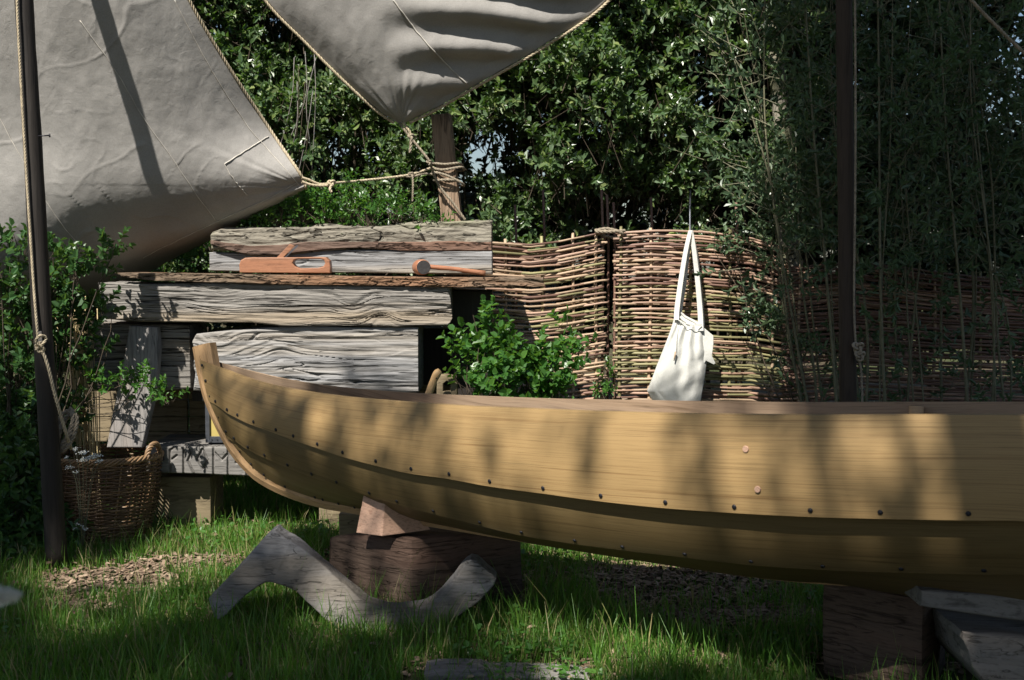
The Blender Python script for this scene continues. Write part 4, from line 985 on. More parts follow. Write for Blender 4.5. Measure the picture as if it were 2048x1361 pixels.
for i, (x, yt, yb) in enumerate([(1203, 380, 470), (1214, 390, 470), (1227, 405, 470), (1472, 405, 468), (1302, 395, 470), (1086, 380, 490), (1030, 410, 490)]):
    o = tube('thin_stake', [P(x, 820, 7.62) * [1, 1, 0], P(x + 3, yb, 7.62), P(x, yt, 7.60)], .0085, M['rod_dark'], None, 6, n=8)
    tag(o, ['tall thin stick at the corner tie of the hurdles, leftmost of three', 'thin stick at the corner tie, middle of three', 'thin stick at the corner tie, shortest and rightmost of three', 'reddish stick above the bag hurdle, right of the hook',
            'thin stick rising above the bag hurdle, between the tie and the hook', 'thin stick above the middle of the left hurdle', 'thin stick above the left hurdle, nearest the barked log'][i], 'stick', 'thin sticks behind the hurdles')
hk = tube('hanging_rod', [P(1381, 380, 7.50), P(1380, 420, 7.50), P(1380, 458, 7.44), P(1381, 470, 7.42), P(1384, 467, 7.40)], .006, M['steel'], None, 7, n=14); tag(hk, 'thin grey hook rod from which the white bag hangs', 'hook')

# ================================================================== COTTON BAG
def bag():
    o = empty('cotton_bag', P(1365, 800, 7.28)); tag(o, 'white cotton tote bag hanging by long straps in front of the willow hurdle', 'tote bag')
    yy = np.array([618, 632, 648, 672, 700, 730, 760, 782, 800, 815, 824])
    lx = np.array([1351, 1349, 1345, 1337, 1326, 1314, 1303, 1294, 1304, 1316, 1330]); rx = np.array([1356, 1372, 1404, 1410, 1414, 1413, 1409, 1405, 1402, 1398, 1385])
    nv_, nu_ = 90, 70; y = np.linspace(618, 824, nv_); lxx = np.interp(y, yy, lx); rxx = np.interp(y, yy, rx)
    ytop = np.interp
    G = np.zeros((nv_, nu_, 3)); Bk = np.zeros((nv_, nu_, 3))
    for i in range(nv_):
        u = np.linspace(0, 1, nu_); x = lxx[i] * (1 - u) + rxx[i] * u
        yv = y[i] + (1 - i / (nv_ - 1)) ** 6 * 14 * np.sin(u * math.pi)
        v = i / (nv_ - 1)
        bul = (.02 + .055 * math.sin(min(1, v * 1.15) * math.pi * .62) ) * (1 - np.abs(2 * u - 1) ** 2.6) * (1 - max(0, (v - .93) / .07) ** 2)
        fold = .010 * np.sin(u * 23 + 2 * noise3(v * 3, u * 0, u)) * (1 - v) ** .7 + .004 * noise3(u * 9 + v * 2, v * 4 + 0 * u, 0 * u) + .006 * noise3(u * 4 + v * 9, v * 8 + 0 * u, 3 + 0 * u) + .005 * np.abs(noise3(u * 7 - v * 6, v * 5 + 0 * u, 9 + 0 * u))
        for j in range(nu_):
            G[i, j] = P(x[j], yv[j], 7.36 - bul[j] - fold[j]); Bk[i, j] = P(x[j], yv[j], 7.37 + bul[j] * .45)
    V = np.vstack([G.reshape(-1, 3), Bk.reshape(-1, 3)]); Fa = gridF(nv_, nu_); k = nv_ * nu_; idx = np.arange(k).reshape(nv_, nu_)
    bd = np.concatenate([idx[1:, -1], idx[-1, -2::-1], idx[-2::-1, 0]]); e = np.stack([bd[:-1], bd[1:], bd[1:] + k, bd[:-1] + k], 1)
    mesh('bag_body', V, np.vstack([Fa[:, ::-1], Fa + k, e]), M['bag'], o)
    # rear panel seen behind the slumped opening and the pocket fold on the right
    mesh('rear_panel', np.array([P(1353, 618, 7.385), P(1360, 628, 7.38), P(1388, 648, 7.38), P(1412, 662, 7.38), P(1412, 700, 7.39), P(1350, 700, 7.39)]), [[0, 1, 2, 3, 4, 5]], M['bag'], o, False)
    fl = [(1398, 650), (1408, 656), (1427, 672), (1427, 690), (1424, 712), (1431, 727), (1428, 730), (1412, 722), (1404, 735), (1396, 700)]
    extrude('side_fold', fl, 7.34, .02, M['bag'], o, .003)
    for pts in ([(1381, 461, 7.39), (1372, 500, 7.36), (1362, 560, 7.34), (1354, 618, 7.325), (1353, 640, 7.315)], [(1382, 461, 7.39), (1388, 500, 7.37), (1395, 560, 7.35), (1400, 620, 7.335), (1402, 662, 7.32)],
                [(1381, 462, 7.41), (1376, 500, 7.40), (1369, 560, 7.39), (1361, 610, 7.385), (1358, 632, 7.38)], [(1382, 462, 7.41), (1391, 510, 7.40), (1398, 570, 7.39), (1403, 630, 7.385), (1405, 660, 7.38)]):
        p = catmull([P(*q) for q in pts], 24); hw = .0155; V = []
        tw = np.linspace(.9, .15, 24)
        for q, a in zip(p, tw):
            d = np.array([math.cos(a), -math.sin(a), 0]); nn = np.array([math.sin(a), math.cos(a), 0]) * .0016
            V += [q - d * hw - nn, q + d * hw - nn, q + d * hw + nn, q - d * hw + nn]
        V = np.array(V); Fa = gridF(24, 4, True); mesh('strap', V, Fa.tolist() + [[3, 2, 1, 0], [92, 93, 94, 95]], M['bag'], o, False)
    tube('toggle', [P(1351, 704, 7.27), P(1348, 722, 7.265)], [.006, .003], M['rod_tan'], o, 7)
    tube('toggle_cord', [P(1355, 650, 7.31), P(1352, 706, 7.275)], .0018, M['bag'], o, 5)
    V, Fa = tubeg(catmull([P(1357, 641, 7.31), P(1372, 648, 7.292), P(1388, 650, 7.29), P(1403, 650, 7.31)], 20), .003, 5); mesh('hem', V, cleanF(Fa), M['bag'], o)
bag()
# axe haft and notched timber standing inside behind the far gunwale
o = tube('tool_handle', [P(850, 810, 6.15), P(866, 765, 6.15), P(874, 748, 6.15), P(880, 741, 6.15)], np.interp(np.linspace(0, 1, 14), [0, .7, .9, 1], [.020, .019, .022, .014]), M['handle'], None, 12, n=14)
o.location = (0, 0, 0); tag(o, 'pale wooden tool handle with a small hole, sticking up behind the far gunwale', 'tool handle')
q = P(873, 757, 6.13); V, Fa = tubeg(np.array([q, q - [0, .006, 0]]), .0042, 8); mesh('peg_hole_shade', V, cleanF(Fa), M['black_wood'], o)  # near-black disc painting in the shade inside the hole
o = extrude('notched_block', [(872, 835), (874, 752), (893, 751), (906, 754), (914, 768), (915, 835)], 6.25, .10, M['boards'], None, .004, holes=([(886, 783), (886, 768), (894, 762), (901, 768), (901, 783)],))
tag(o, 'pale block with an arched notch beside the tool handle, behind the boat', 'wooden block')

# ================================================================== HEDGES BEHIND
def in_gap(x, y):
    g = np.zeros(x.shape, bool)
    for (cx, cy, rx, ry) in ((955, 315, 40, 55), (990, 280, 25, 25), (1010, 345, 30, 30), (670, 315, 26, 24), (745, 320, 26, 22), (940, 415, 45, 30), (1000, 300, 30, 80), (2005, 200, 50, 110), (2030, 60, 30, 60), (1990, 250, 30, 60)):
        g |= ((x - cx) / rx) ** 2 + ((y - cy) / ry) ** 2 < 1
    return g
def hedge_density(x, y):
    d = .74 + .75 * noise3(x / 70, y / 60, 0 * x) + .35 * noise3(x / 28, y / 25, 3 + 0 * x)
    for (cx, cy, rx, ry, k) in ((1480, 190, 130, 120, 1.0), (1330, 250, 60, 90, .25), (640, 330, 110, 40, .6), (500, 330, 60, 60, .3), (1500, 430, 90, 50, .7), (1380, 440, 200, 35, .55), (1100, 440, 140, 40, .6), (880, 400, 110, 40, .6), (1180, 330, 70, 60, .35), (560, 120, 30, 50, .35),
                           (1040, 170, 60, 40, -.4), (1250, 140, 110, 60, -.35), (1110, 60, 60, 50, -.2), (600, 210, 90, 60, -.4), (1430, 60, 90, 50, -.5), (1240, 370, 90, 25, -.5), (1480, 330, 80, 60, -.35)):
        d = d - k * np.exp(-(((x - cx) / rx) ** 2 + ((y - cy) / ry) ** 2))
    return d
def hedge(name, label, x0, x1, y0, y1, D0, D1, N, mat, seed, K=9, lsize=.05, tlen=.11, thin=True, spr=.8, gaps=True, width=.55, root_px=(), stems=0, up=.4, group=None, stem_mat='twig'):
    r = np.random.default_rng(seed); x = r.uniform(x0, x1, N * 3); y = r.uniform(y0, y1, N * 3); D = r.uniform(D0, D1, N * 3)
    if thin:
        ok = r.random(N * 3) < np.clip(hedge_density(x, y), .02, 1)
        D = D + .35 * noise3(x / 120, y / 110, 7 + 0 * x)
    else: ok = np.ones(N * 3, bool)
    if gaps: ok &= ~(in_gap(x, y) & (r.random(N * 3) < .93))
    x, y, D = x[ok][:N], y[ok][:N], D[ok][:N]
    c = np.array([P(a, b, d) for a, b, d in zip(x, y, D)]); c = c[c[:, 2] > .05]; n = len(c)
    ax = r.normal(size=(n, 3)) * .6 + np.array([0, -.55, up])
    o = empty(name, (c[:, 0].mean(), c[:, 1].mean(), 0)); tag(o, label, 'hedge', group)
    V, Fa = sprigs(c, ax, K, tlen, lsize, spr, width, r); mesh('foliage', V, Fa, M[mat], o, False)
    b = c + unit(ax) * tlen * .6; a = c - unit(ax) * .16 + r.normal(size=(n, 3)) * .03; a[:, 1] += .08; a[:, 2] -= .1
    V, Fa = twigs(a, b, .003); t = mesh('twigs', V, Fa, M['twig'], o, False); t['kind'] = 'stuff'
    for i in range(stems):
        xx = r.uniform(x0, x1); base = P(xx, 900, (D0 + D1) / 2 + .1) * [1, 1, 0]; tp = P(xx + r.normal() * 90, r.uniform(y0, y0 + (y1 - y0) * .5), (D0 + D1) / 2 + r.normal() * .15)
        p = catmull([base, base * .6 + tp * .4 + r.normal(size=3) * .08, base * .3 + tp * .7 + r.normal(size=3) * .1, tp], 24)
        tube('stem', p, np.linspace(.014, .004, 24) * r.uniform(.6, 1.3), M[stem_mat], o, 6)
    return o
hedge('holly_hedge', 'glossy green hedge between the left sail and the split post, lit by the sun', 330, 880, -520, 560, 7.9, 8.8, 7000, 'leaf_holly', 51, stems=10, lsize=.052)
hedge('holly_hedge', 'tall glossy sunlit hedge with dark hollows behind the bag hurdle', 860, 1640, -620, 500, 7.95, 8.9, 11500, 'leaf_holly', 52, stems=12, lsize=.055)
hedge('dark_hedge', 'deep shaded evergreen mass right behind the sunlit hedges', -300, 1500, -700, 700, 9.3, 10.8, 10500, 'leaf_shaded', 53, thin=False, lsize=.085, K=10, tlen=.2)
hedge('dark_hedge', 'evergreen mass with leaves darkened as shade, behind the upright shrub stems at the right edge', 1450, 2400, -700, 700, 9.0, 10.5, 10500, 'leaf_shaded', 54, thin=False, lsize=.085, K=10, tlen=.2)
hedge('leafy_shrub', 'shrub with dull green leaves behind the left sail and mast', -500, 420, 420, 1000, 7.3, 8.6, 2600, 'leaf_mid', 55, thin=False, lsize=.045, stems=6, gaps=False)

# upright willow-like shrub on the right: stems with leaf sprays along them
def willow(name, label, stemlist, mat, seed, per=26, lsize=.042, K=8, spread_px=60, low=560, lowp=.25):
    r = np.random.default_rng(seed); o = empty(name, P(stemlist[0][0], 900, stemlist[0][2]) * [1, 1, 0]); tag(o, label, 'shrub')
    C_, A_ = [], []
    for (xb, xt, D, yt) in stemlist:
        base = P(xb, 1000, D) * [1, 1, 0]; tp = P(xt, yt, D + r.normal() * .1)
        p = catmull([base, base * .66 + tp * .34 + r.normal(size=3) * .05, base * .33 + tp * .67 + r.normal(size=3) * .06, tp], 40)
        tube('stem', p, np.linspace(.0095, .003, 40) * r.uniform(.6, 1.25), M['stem_green'], o, 6)
        for i in range(per):
            t = r.random() ** .8; q = p[int(t * 39)]; px, py = PIX(q)
            if py > low and r.random() > lowp: continue
            e = q + r.normal(size=3) * np.array([.16, .14, .12]) * (spread_px / 60); C_.append(e); A_.append(unit(e - q + [0, 0, .12]))
    c = np.array(C_); ax = np.array(A_); V, Fa = sprigs(c, ax, K, .13, lsize, .55, .42, r); mesh('foliage', V, Fa, M[mat], o, False)
    V, Fa = twigs(c - ax * .14, c + ax * .12, .0022); t = mesh('twigs', V, Fa, M['stem_green'], o, False); t['kind'] = 'stuff'
    return o
rr_ = np.random.default_rng(5)
willow('upright_shrub', 'tall slender grey-green shrub leaning left of the brown mast, stems crossing the hurdle',
       [(1660, 1530, 6.9, -60), (1645, 1450, 7.0, 60), (1690, 1600, 6.8, -200), (1670, 1560, 7.1, 120), (1700, 1640, 7.0, -250), (1640, 1500, 7.2, 150), (1715, 1660, 6.9, -100), (1625, 1590, 7.0, 260), (1680, 1480, 7.1, -20)], 'leaf_willow', 61, per=90, lsize=.052, low=520, lowp=.15)
willow('upright_shrub', 'dense tall shaded shrub right of the brown mast with many thin stems',
       [(x, x + rr_.normal() * 60, rr_.uniform(6.7, 7.5), rr_.uniform(-350, 80)) for x in np.linspace(1740, 2140, 20)], 'leaf_willow', 62, per=92, spread_px=85, lsize=.052, K=9, lowp=.30, low=520)
# left shrubs, in front of the sail foot and the timbers
shrub('hawthorn_shrub', 'leafy green shrub at the left edge with sprays reaching over the timbers', 'shrub',
      [(20, 580, 6.15, 50, 34), (100, 580, 6.2, 45, 34), (150, 545, 6.15, 28, 18), (195, 520, 6.15, 18, 9), (228, 492, 6.1, 10, 5), (60, 650, 6.2, 55, 46), (130, 630, 6.25, 40, 28), (30, 740, 6.2, 55, 52), (120, 720, 6.35, 45, 34), (165, 660, 6.3, 26, 14), (195, 700, 6.3, 20, 8),
       (30, 850, 6.2, 60, 60), (110, 840, 6.4, 45, 40), (30, 950, 6.2, 55, 60), (50, 500, 6.15, 30, 12), (20, 480, 6.15, 16, 6), (205, 620, 6.3, 16, 7), (180, 770, 6.4, 20, 7), (110, 510, 6.15, 14, 6)],
      [(60, 1100, 6.35), (20, 1100, 6.3), (110, 1090, 6.5)], 'leaf_mid', .040, 9, .09, seed=71, width=.72)
shrub('hawthorn_spray', 'low hawthorn branch with bright leaf tips crossing the leaning plank', 'shrub',
      [(205, 765, 6.3, 18, 9), (240, 768, 6.28, 16, 8), (275, 772, 6.25, 16, 9), (305, 785, 6.22, 14, 8), (338, 800, 6.2, 14, 7), (290, 760, 6.24, 12, 6)],
      [(140, 820, 6.4)], 'leaf_bright', .030, 8, .07, seed=72, stems_n=1, stem_r=.0018)
shrub('climbing_rose', 'bright small-leaved climber sprawling over the top of the barked log', 'climber',
      [(520, 430, 6.9, 36, 30), (560, 425, 6.85, 40, 40), (610, 420, 6.8, 40, 46), (650, 425, 6.75, 38, 44), (700, 420, 6.75, 40, 46), (740, 430, 6.7, 36, 36), (790, 425, 6.75, 36, 32), (840, 435, 6.7, 28, 20), (700, 390, 6.8, 26, 16), (480, 445, 7.0, 30, 22), (870, 440, 6.75, 20, 8), (600, 395, 6.75, 20, 8)],
      [(600, 560, 7.2), (760, 560, 7.2), (480, 560, 7.2)], 'leaf_bright', .026, 8, .08, seed=73, stems_n=1)
shrub('currant_bush', 'small bright green bush growing between the dark post and the hurdle', 'bush',
      [(975, 640, 6.35, 16, 5), (985, 665, 6.35, 20, 8), (930, 690, 6.30, 24, 9), (905, 715, 6.30, 16, 4), (1000, 700, 6.30, 34, 21), (960, 730, 6.30, 34, 22), (1030, 735, 6.30, 40, 28), (1080, 730, 6.35, 34, 21), (1000, 765, 6.25, 44, 33), (1060, 775, 6.30, 44, 33), (1110, 760, 6.35, 34, 21), (1130, 715, 6.40, 24, 11), (1155, 700, 6.45, 14, 4), (940, 770, 6.25, 30, 17),
       (1010, 820, 6.30, 50, 24), (1090, 820, 6.30, 50, 24), (1105, 800, 6.30, 34, 18), (1120, 650, 6.50, 10, 3), (1080, 690, 6.40, 16, 4)],
      [(1020, 1060, 6.35), (1060, 1060, 6.4)], 'leaf_bright', .044, 7, .09, width=.8, seed=74, stems_n=2)
shrub('leafy_sprig', 'thin leafy sprig showing in the gap behind the left hurdle edge', 'sprig', [(1218, 760, 7.45, 12, 7), (1212, 785, 7.45, 14, 9), (1216, 735, 7.5, 8, 3)], [(1216, 1000, 7.5)], 'leaf_bright', .034, 6, .06, seed=75, stems_n=1)
shrub('low_spray', 'grey-green spray crossing the lower right part of the bag hurdle', 'sprig', [(1520, 640, 7.2, 24, 12), (1560, 655, 7.15, 26, 14), (1500, 655, 7.2, 18, 7), (1590, 700, 7.1, 20, 9), (1440, 490, 7.3, 22, 7), (1470, 470, 7.3, 20, 6)], [(1640, 1000, 7.1)], 'leaf_willow', .04, 7, .09, seed=76, stems_n=1)
shrub('shade_plants', 'broad-leaved green plants in shade at the foot of the dark mast on the left', 'plants', [(20, 1020, 6.0, 60, 50), (60, 1050, 6.05, 50, 40), (10, 920, 6.0, 50, 40), (130, 1085, 6.0, 20, 10), (0, 1080, 5.9, 50, 40)], [(30, 1120, 6.0), (60, 1120, 6.0)], 'leaf_mid', .055, 7, .1, seed=77, stems_n=1)
# straw-coloured stalks
st = empty('dry_stalks', P(140, 900, 6.5) * [1, 1, 0]); tag(st, 'bundle of dry straw-coloured stalks between the left shrub and the timbers', 'stalks')
for i in range(46):
    xb = rng.uniform(150, 205); D = rng.uniform(6.45, 6.6); xt = xb + rng.normal() * 22 - 22
    tube('stalk', [P(xb, 1060, D) * [1, 1, 0] + [0, 0, 0], P((xb + xt) / 2, 760, D), P(xt, rng.uniform(590, 660), D)], .0028, M['straw'], st, 5, n=8)
# trunk in the hedge and the grey net in the gap
o = tube('tree_trunk', [P(1590, 900, 7.95) * [1, 1, 0], P(1583, 700, 7.95), P(1577, 480, 7.95), P(1560, 200, 8.1), P(1500, -300, 8.6)], np.linspace(.075, .045, 30), M['bark'], None, 12, n=30); tag(o, 'grey tree trunk behind the top corner of the bag hurdle', 'tree trunk')
nt_o = empty('net_fence', P(950, 430, 9.0) * [1, 1, 0]); tag(nt_o, 'piece of pale blue-grey netting showing through the hedge gap beside the split post', 'net fence')
Va, Fb = [], []
xs_ = np.linspace(P(840, 400, 9)[0], P(1110, 400, 9)[0], 60); z0, z1 = .0, P(950, 386, 9)[2]
parts = [tubeg(np.array([[x, 9.0, z0], [x, 9.0, z1]]), .004, 4, False) for x in xs_] + [tubeg(np.array([[xs_[0], 9.01, z], [xs_[-1], 9.01, z]]), .004, 4, False) for z in np.linspace(z0, z1, 110)]
V, Fa = join(parts); m_ = mesh('mesh_wires', V, Fa, M['net'], nt_o, False); m_['kind'] = 'stuff'
for x in (xs_[0], xs_[-1]): box('post', (x - .03, 9.02, 0), (x + .03, 9.08, z1 + .05), M['boards'], nt_o)
box('backing_sheet', (xs_[0], 9.03, 0), (xs_[-1], 9.034, z1), M['net'], nt_o, 0)

# loose bare twigs hanging in the hedge
tw = empty('bare_twigs', P(610, 200, 7.8)); tag(tw, 'cluster of thin pale bare twigs hanging in the hedge between the two sails', 'twigs')
for i in range(9):
    x = rng.uniform(585, 635); y = rng.uniform(90, 200); tube('twig', [P(x, y, 7.7), P(x - rng.uniform(-6, 20), y + 90, 7.65), P(x - rng.uniform(0, 45), y + rng.uniform(150, 240), 7.7)], .0022, M['grey_vert' if i % 3 else 'twig'], tw, 4, n=9)

# cow parsley in front of the basket
cw = empty('cow_parsley', P(165, 1100, 6.0) * [1, 1, 0]); tag(cw, 'cow parsley with tiny white flower heads in front of the wicker basket', 'wildflower')
fl = []
for (x, y, s) in [(150, 898, 9), (165, 905, 12), (178, 915, 12), (195, 912, 10), (200, 922, 8), (140, 935, 8), (150, 945, 6), (165, 920, 9), (158, 1050, 8), (168, 1058, 8), (150, 1058, 6), (135, 915, 6)]:
    c = P(x, y, 6.0)
    tube('stem', [P(165, 1110, 6.0) * [1, 1, 0], (c + P(168, 1010, 6.0)) / 2 if y < 1000 else (c + P(165, 1080, 6.0)) / 2, c], .0018, M['stem_green'], cw, 4, n=8)
    n = int(s * 3); q = c + rng.normal(size=(n, 3)) * np.array([s, s, s * .35]) * .0012
    fl.append(leaves(q, rand_dir(n) * [1, 1, .3], np.tile([0, -.6, .8], (n, 1)), np.full(n, .0085), 1.1, .05))
V, Fa = join(fl); mesh('flowers', V, Fa, M['white_petal'], cw, False)['kind'] = 'stuff'
# fluffy seed head, close to the lens at the left edge
sh = empty('seed_head', P(-60, 1195, 1.25)); tag(sh, 'blurred pale fluffy grass seed head poking in at the left edge', 'grass head')
c0, c1 = P(-90, 1205, 1.25), P(16, 1192, 1.25); n = 2600; t = rng.random(n); base = c0 * (1 - t)[:, None] + c1 * t[:, None]
V, Fa = twigs(base, base + (unit(c1 - c0) * .012 + rng.normal(size=(n, 3)) * .008 * (1.25 - t)[:, None]), .00055); mesh('plume', V, Fa, M['white_petal'], sh, False)
tube('stalk', [np.array([-.95, 1.35, 0]), (np.array([-.95, 1.3, 0]) + c0) / 2 + [-.03, 0, .1], c0, c0 * .6 + c1 * .4], .0012, M['straw'], sh, 5, n=16)

# ================================================================== GRASS, CHIPS
def ground_grass():
    r = np.random.default_rng(90)
    def path(x, y):   # worn, chip-covered ground
        d = 0
        px, py = CX + F * x / (y * math.cos(TH) + H * math.sin(TH)), CY - F * (y * math.sin(TH) - H * math.cos(TH)) / (y * math.cos(TH) + H * math.sin(TH))
        for (cx, cy, rx, ry) in ((1400, 1175, 330, 62), (230, 1160, 190, 50), (420, 1125, 150, 22), (1500, 1240, 260, 40), (180, 1215, 150, 22)):
            d = np.maximum(d, 1 - np.sqrt(((px - cx) / rx) ** 2 + ((py - cy) / ry) ** 2) + .35 * noise3(x * 4, y * 4, 0 * x))
        return d, px, py
    N = 330000
    y = 3.4 + r.random(N) ** .9 * 6.2; x = (r.random(N) * 2 - 1) * (y * .52 + .4)
    d, px, py = path(x, y)
    keep = (r.random(N) > np.clip(d * 2.0 + .05, 0, .94)) & (r.random(N) < np.clip(1.35 - (y - 3.8) * .13, .3, 1))
    # footprints of things on the ground
    keep &= ~((np.abs(x + .05) < .34) & (y < 4.3) & (r.random(N) < .85))
    blk = [(-.86, .07, 4.95, 5.42), (1.05, 1.65, 3.95, 4.35), (-.93, -.69, 5.7, 6.0)]
    for a, b, c_, d_ in blk: keep &= ~((x > a) & (x < b) & (y > c_) & (y < d_))
    bc = P(193, 1000, 6.36); keep &= np.hypot(x - bc[0], y - bc[1]) > .26
    x, y, d = x[keep], y[keep], d[keep]; n = len(x)
    tuft = noise3(x * 3.5, y * 3.5, 0 * x) * .5 + .5
    h = (.030 + .045 * r.random(n) + .03 * tuft ** 2 + np.where(r.random(n) < .10, .03 + .09 * r.random(n), 0)) * np.where(y < 5.4, 1.1, .9) * np.clip(1.1 - d * .9, .35, 1)
    tall = r.random(n) < .012; h = np.where(tall, h * 1.9, h)
    a = r.random(n) * 6.283; lean = (.12 + .5 * r.random(n)) * h; wd = (.0014 + .0014 * r.random(n)) * np.where(tall, .8, 1)
    gz = .012 * fbm(x * 2, y * 2, 0 * x) - .016
    b = np.stack([x, y, gz], 1); dr = np.stack([np.cos(a), np.sin(a), 0 * a], 1); f2 = a + 1.2 + r.normal(size=n) * .5
    sd = np.stack([np.cos(f2), np.sin(f2), 0 * a], 1) * wd[:, None]; up = np.array([0, 0, 1.0])
    m1 = b + dr * (lean * .3)[:, None] + up * (h * .55)[:, None]; tp = b + dr * lean[:, None] + up * h[:, None]
    V = np.stack([b - sd, b + sd, m1 + sd * .85, m1 - sd * .85, tp + sd * .12, tp - sd * .12], 1)
    i = np.arange(n)[:, None] * 6
    def put(sel, nm, mt):
        Vs = V[sel].reshape(-1, 3); k = np.arange(sel.sum())[:, None] * 6
        Fa = np.vstack([k + np.array([[0, 1, 2, 3]]), k + np.array([[3, 2, 4, 5]])]); o = mesh(nm, Vs, Fa, M[mt], None, False); return o
    dry = r.random(n) < np.where(y > 5.3, .10, .03) + .35 * np.clip(d + .25, 0, 1)
    tag(put(~dry, 'grass', 'grass'), 'green unmown grass growing around the boat and timbers', 'grass', kind='stuff')
    tag(put(dry, 'dry_grass', 'drygrass'), 'straw-coloured dead blades among the green grass', 'grass', kind='stuff')
    # low clover-like leaves
    n = 9000; y = 3.6 + r.random(n) * 3; x = (r.random(n) * 2 - 1) * (y * .5 + .2); ok = (noise3(x * 2.2, y * 2.2, 5 + 0 * x) > .1) & (path(x, y)[0] < .1); x, y = x[ok], y[ok]; n = len(x)
    p = np.stack([x, y, .02 + .05 * r.random(n)], 1); dd = rand_dir(n, r); dd[:, 2] = dd[:, 2] * .3
    V, Fa = leaves(p, dd, np.tile([0, 0, 1.0], (n, 1)) + r.normal(size=(n, 3)) * .25, .018 + .016 * r.random(n), .9, .06)
    tag(mesh('clover', V, Fa, M['leaf_bright'], None, False), 'low round-leaved clover growing in the grass', 'ground cover', kind='stuff')
    # bark chips
    N = 42000; y = 4.2 + r.random(N) * 3.2; x = (r.random(N) * 2 - 1) * (y * .48); d = path(x, y)[0]; ok = (d > -.12) & (r.random(N) < np.clip(d * 2 + .35, 0, 1)); x, y = x[ok], y[ok]; n = len(x)
    p = np.stack([x, y, .012 * fbm(x * 2, y * 2, 0 * x) - .008 + .014 * r.random(n)], 1); dd = rand_dir(n, r); dd[:, 2] *= .22; dd = unit(dd); nn = unit(np.tile([0, 0, 1.0], (n, 1)) + r.normal(size=(n, 3)) * .28); s = unit(np.cross(dd, nn))
    l = (.010 + .022 * r.random(n) ** 2)[:, None]; w2 = (.004 + .006 * r.random(n))[:, None]; th = .0022
    q = [p + dd * l * a_ + s * w2 * b_ + nn * c_ for c_ in (0, th) for a_, b_ in ((-1, -1), (1, -.6), (.9, 1), (-.8, .8))]
    V = np.stack(q, 1).reshape(-1, 3); k = np.arange(n)[:, None] * 8
    Fa = np.vstack([k + np.array([f]) for f in ([4, 5, 6, 7], [0, 1, 5, 4], [1, 2, 6, 5], [2, 3, 7, 6], [3, 0, 4, 7])])
    tag(mesh('bark_chips', V, Fa, M['chips'], None, False), 'brown bark chips scattered on the worn path behind and before the boat', 'bark chips', kind='stuff')
    n = 420; y = 4.0 + r.random(n) * 3; x = (r.random(n) * 2 - 1) * (y * .47); p = np.stack([x, y, .012 + .03 * r.random(n)], 1); dd = rand_dir(n, r); dd[:, 2] *= .15
    V, Fa = leaves(p, dd, np.tile([0, 0, 1.0], (n, 1)) + r.normal(size=(n, 3)) * .35, .02 + .025 * r.random(n), .7, .12)
    tag(mesh('fallen_leaves', V, Fa, M['chips'], None, False), 'small brown fallen leaves lying in the grass', 'fallen leaves', kind='stuff')
    # a few long seed stems standing above the lawn
    ps = []
    for i in range(40):
        yy = r.uniform(4.25, 5.3); xx = r.uniform(-.46, .40) * yy; hh = r.uniform(.16, .30); a = r.uniform(0, 6.28); ln = r.uniform(.03, .10)
        ps.append(tubeg(catmull([(xx, yy, 0), (xx + ln * .3 * math.cos(a), yy, hh * .55), (xx + ln * math.cos(a), yy + ln * .4 * math.sin(a), hh)], 8), np.linspace(.0014, .0007, 8), 4, False))
    V, Fa = join(ps); tag(mesh('grass_stems', V, Fa, M['grass'], None, False), 'long thin grass stems standing above the shorter lawn', 'grass', kind='stuff')
ground_grass()

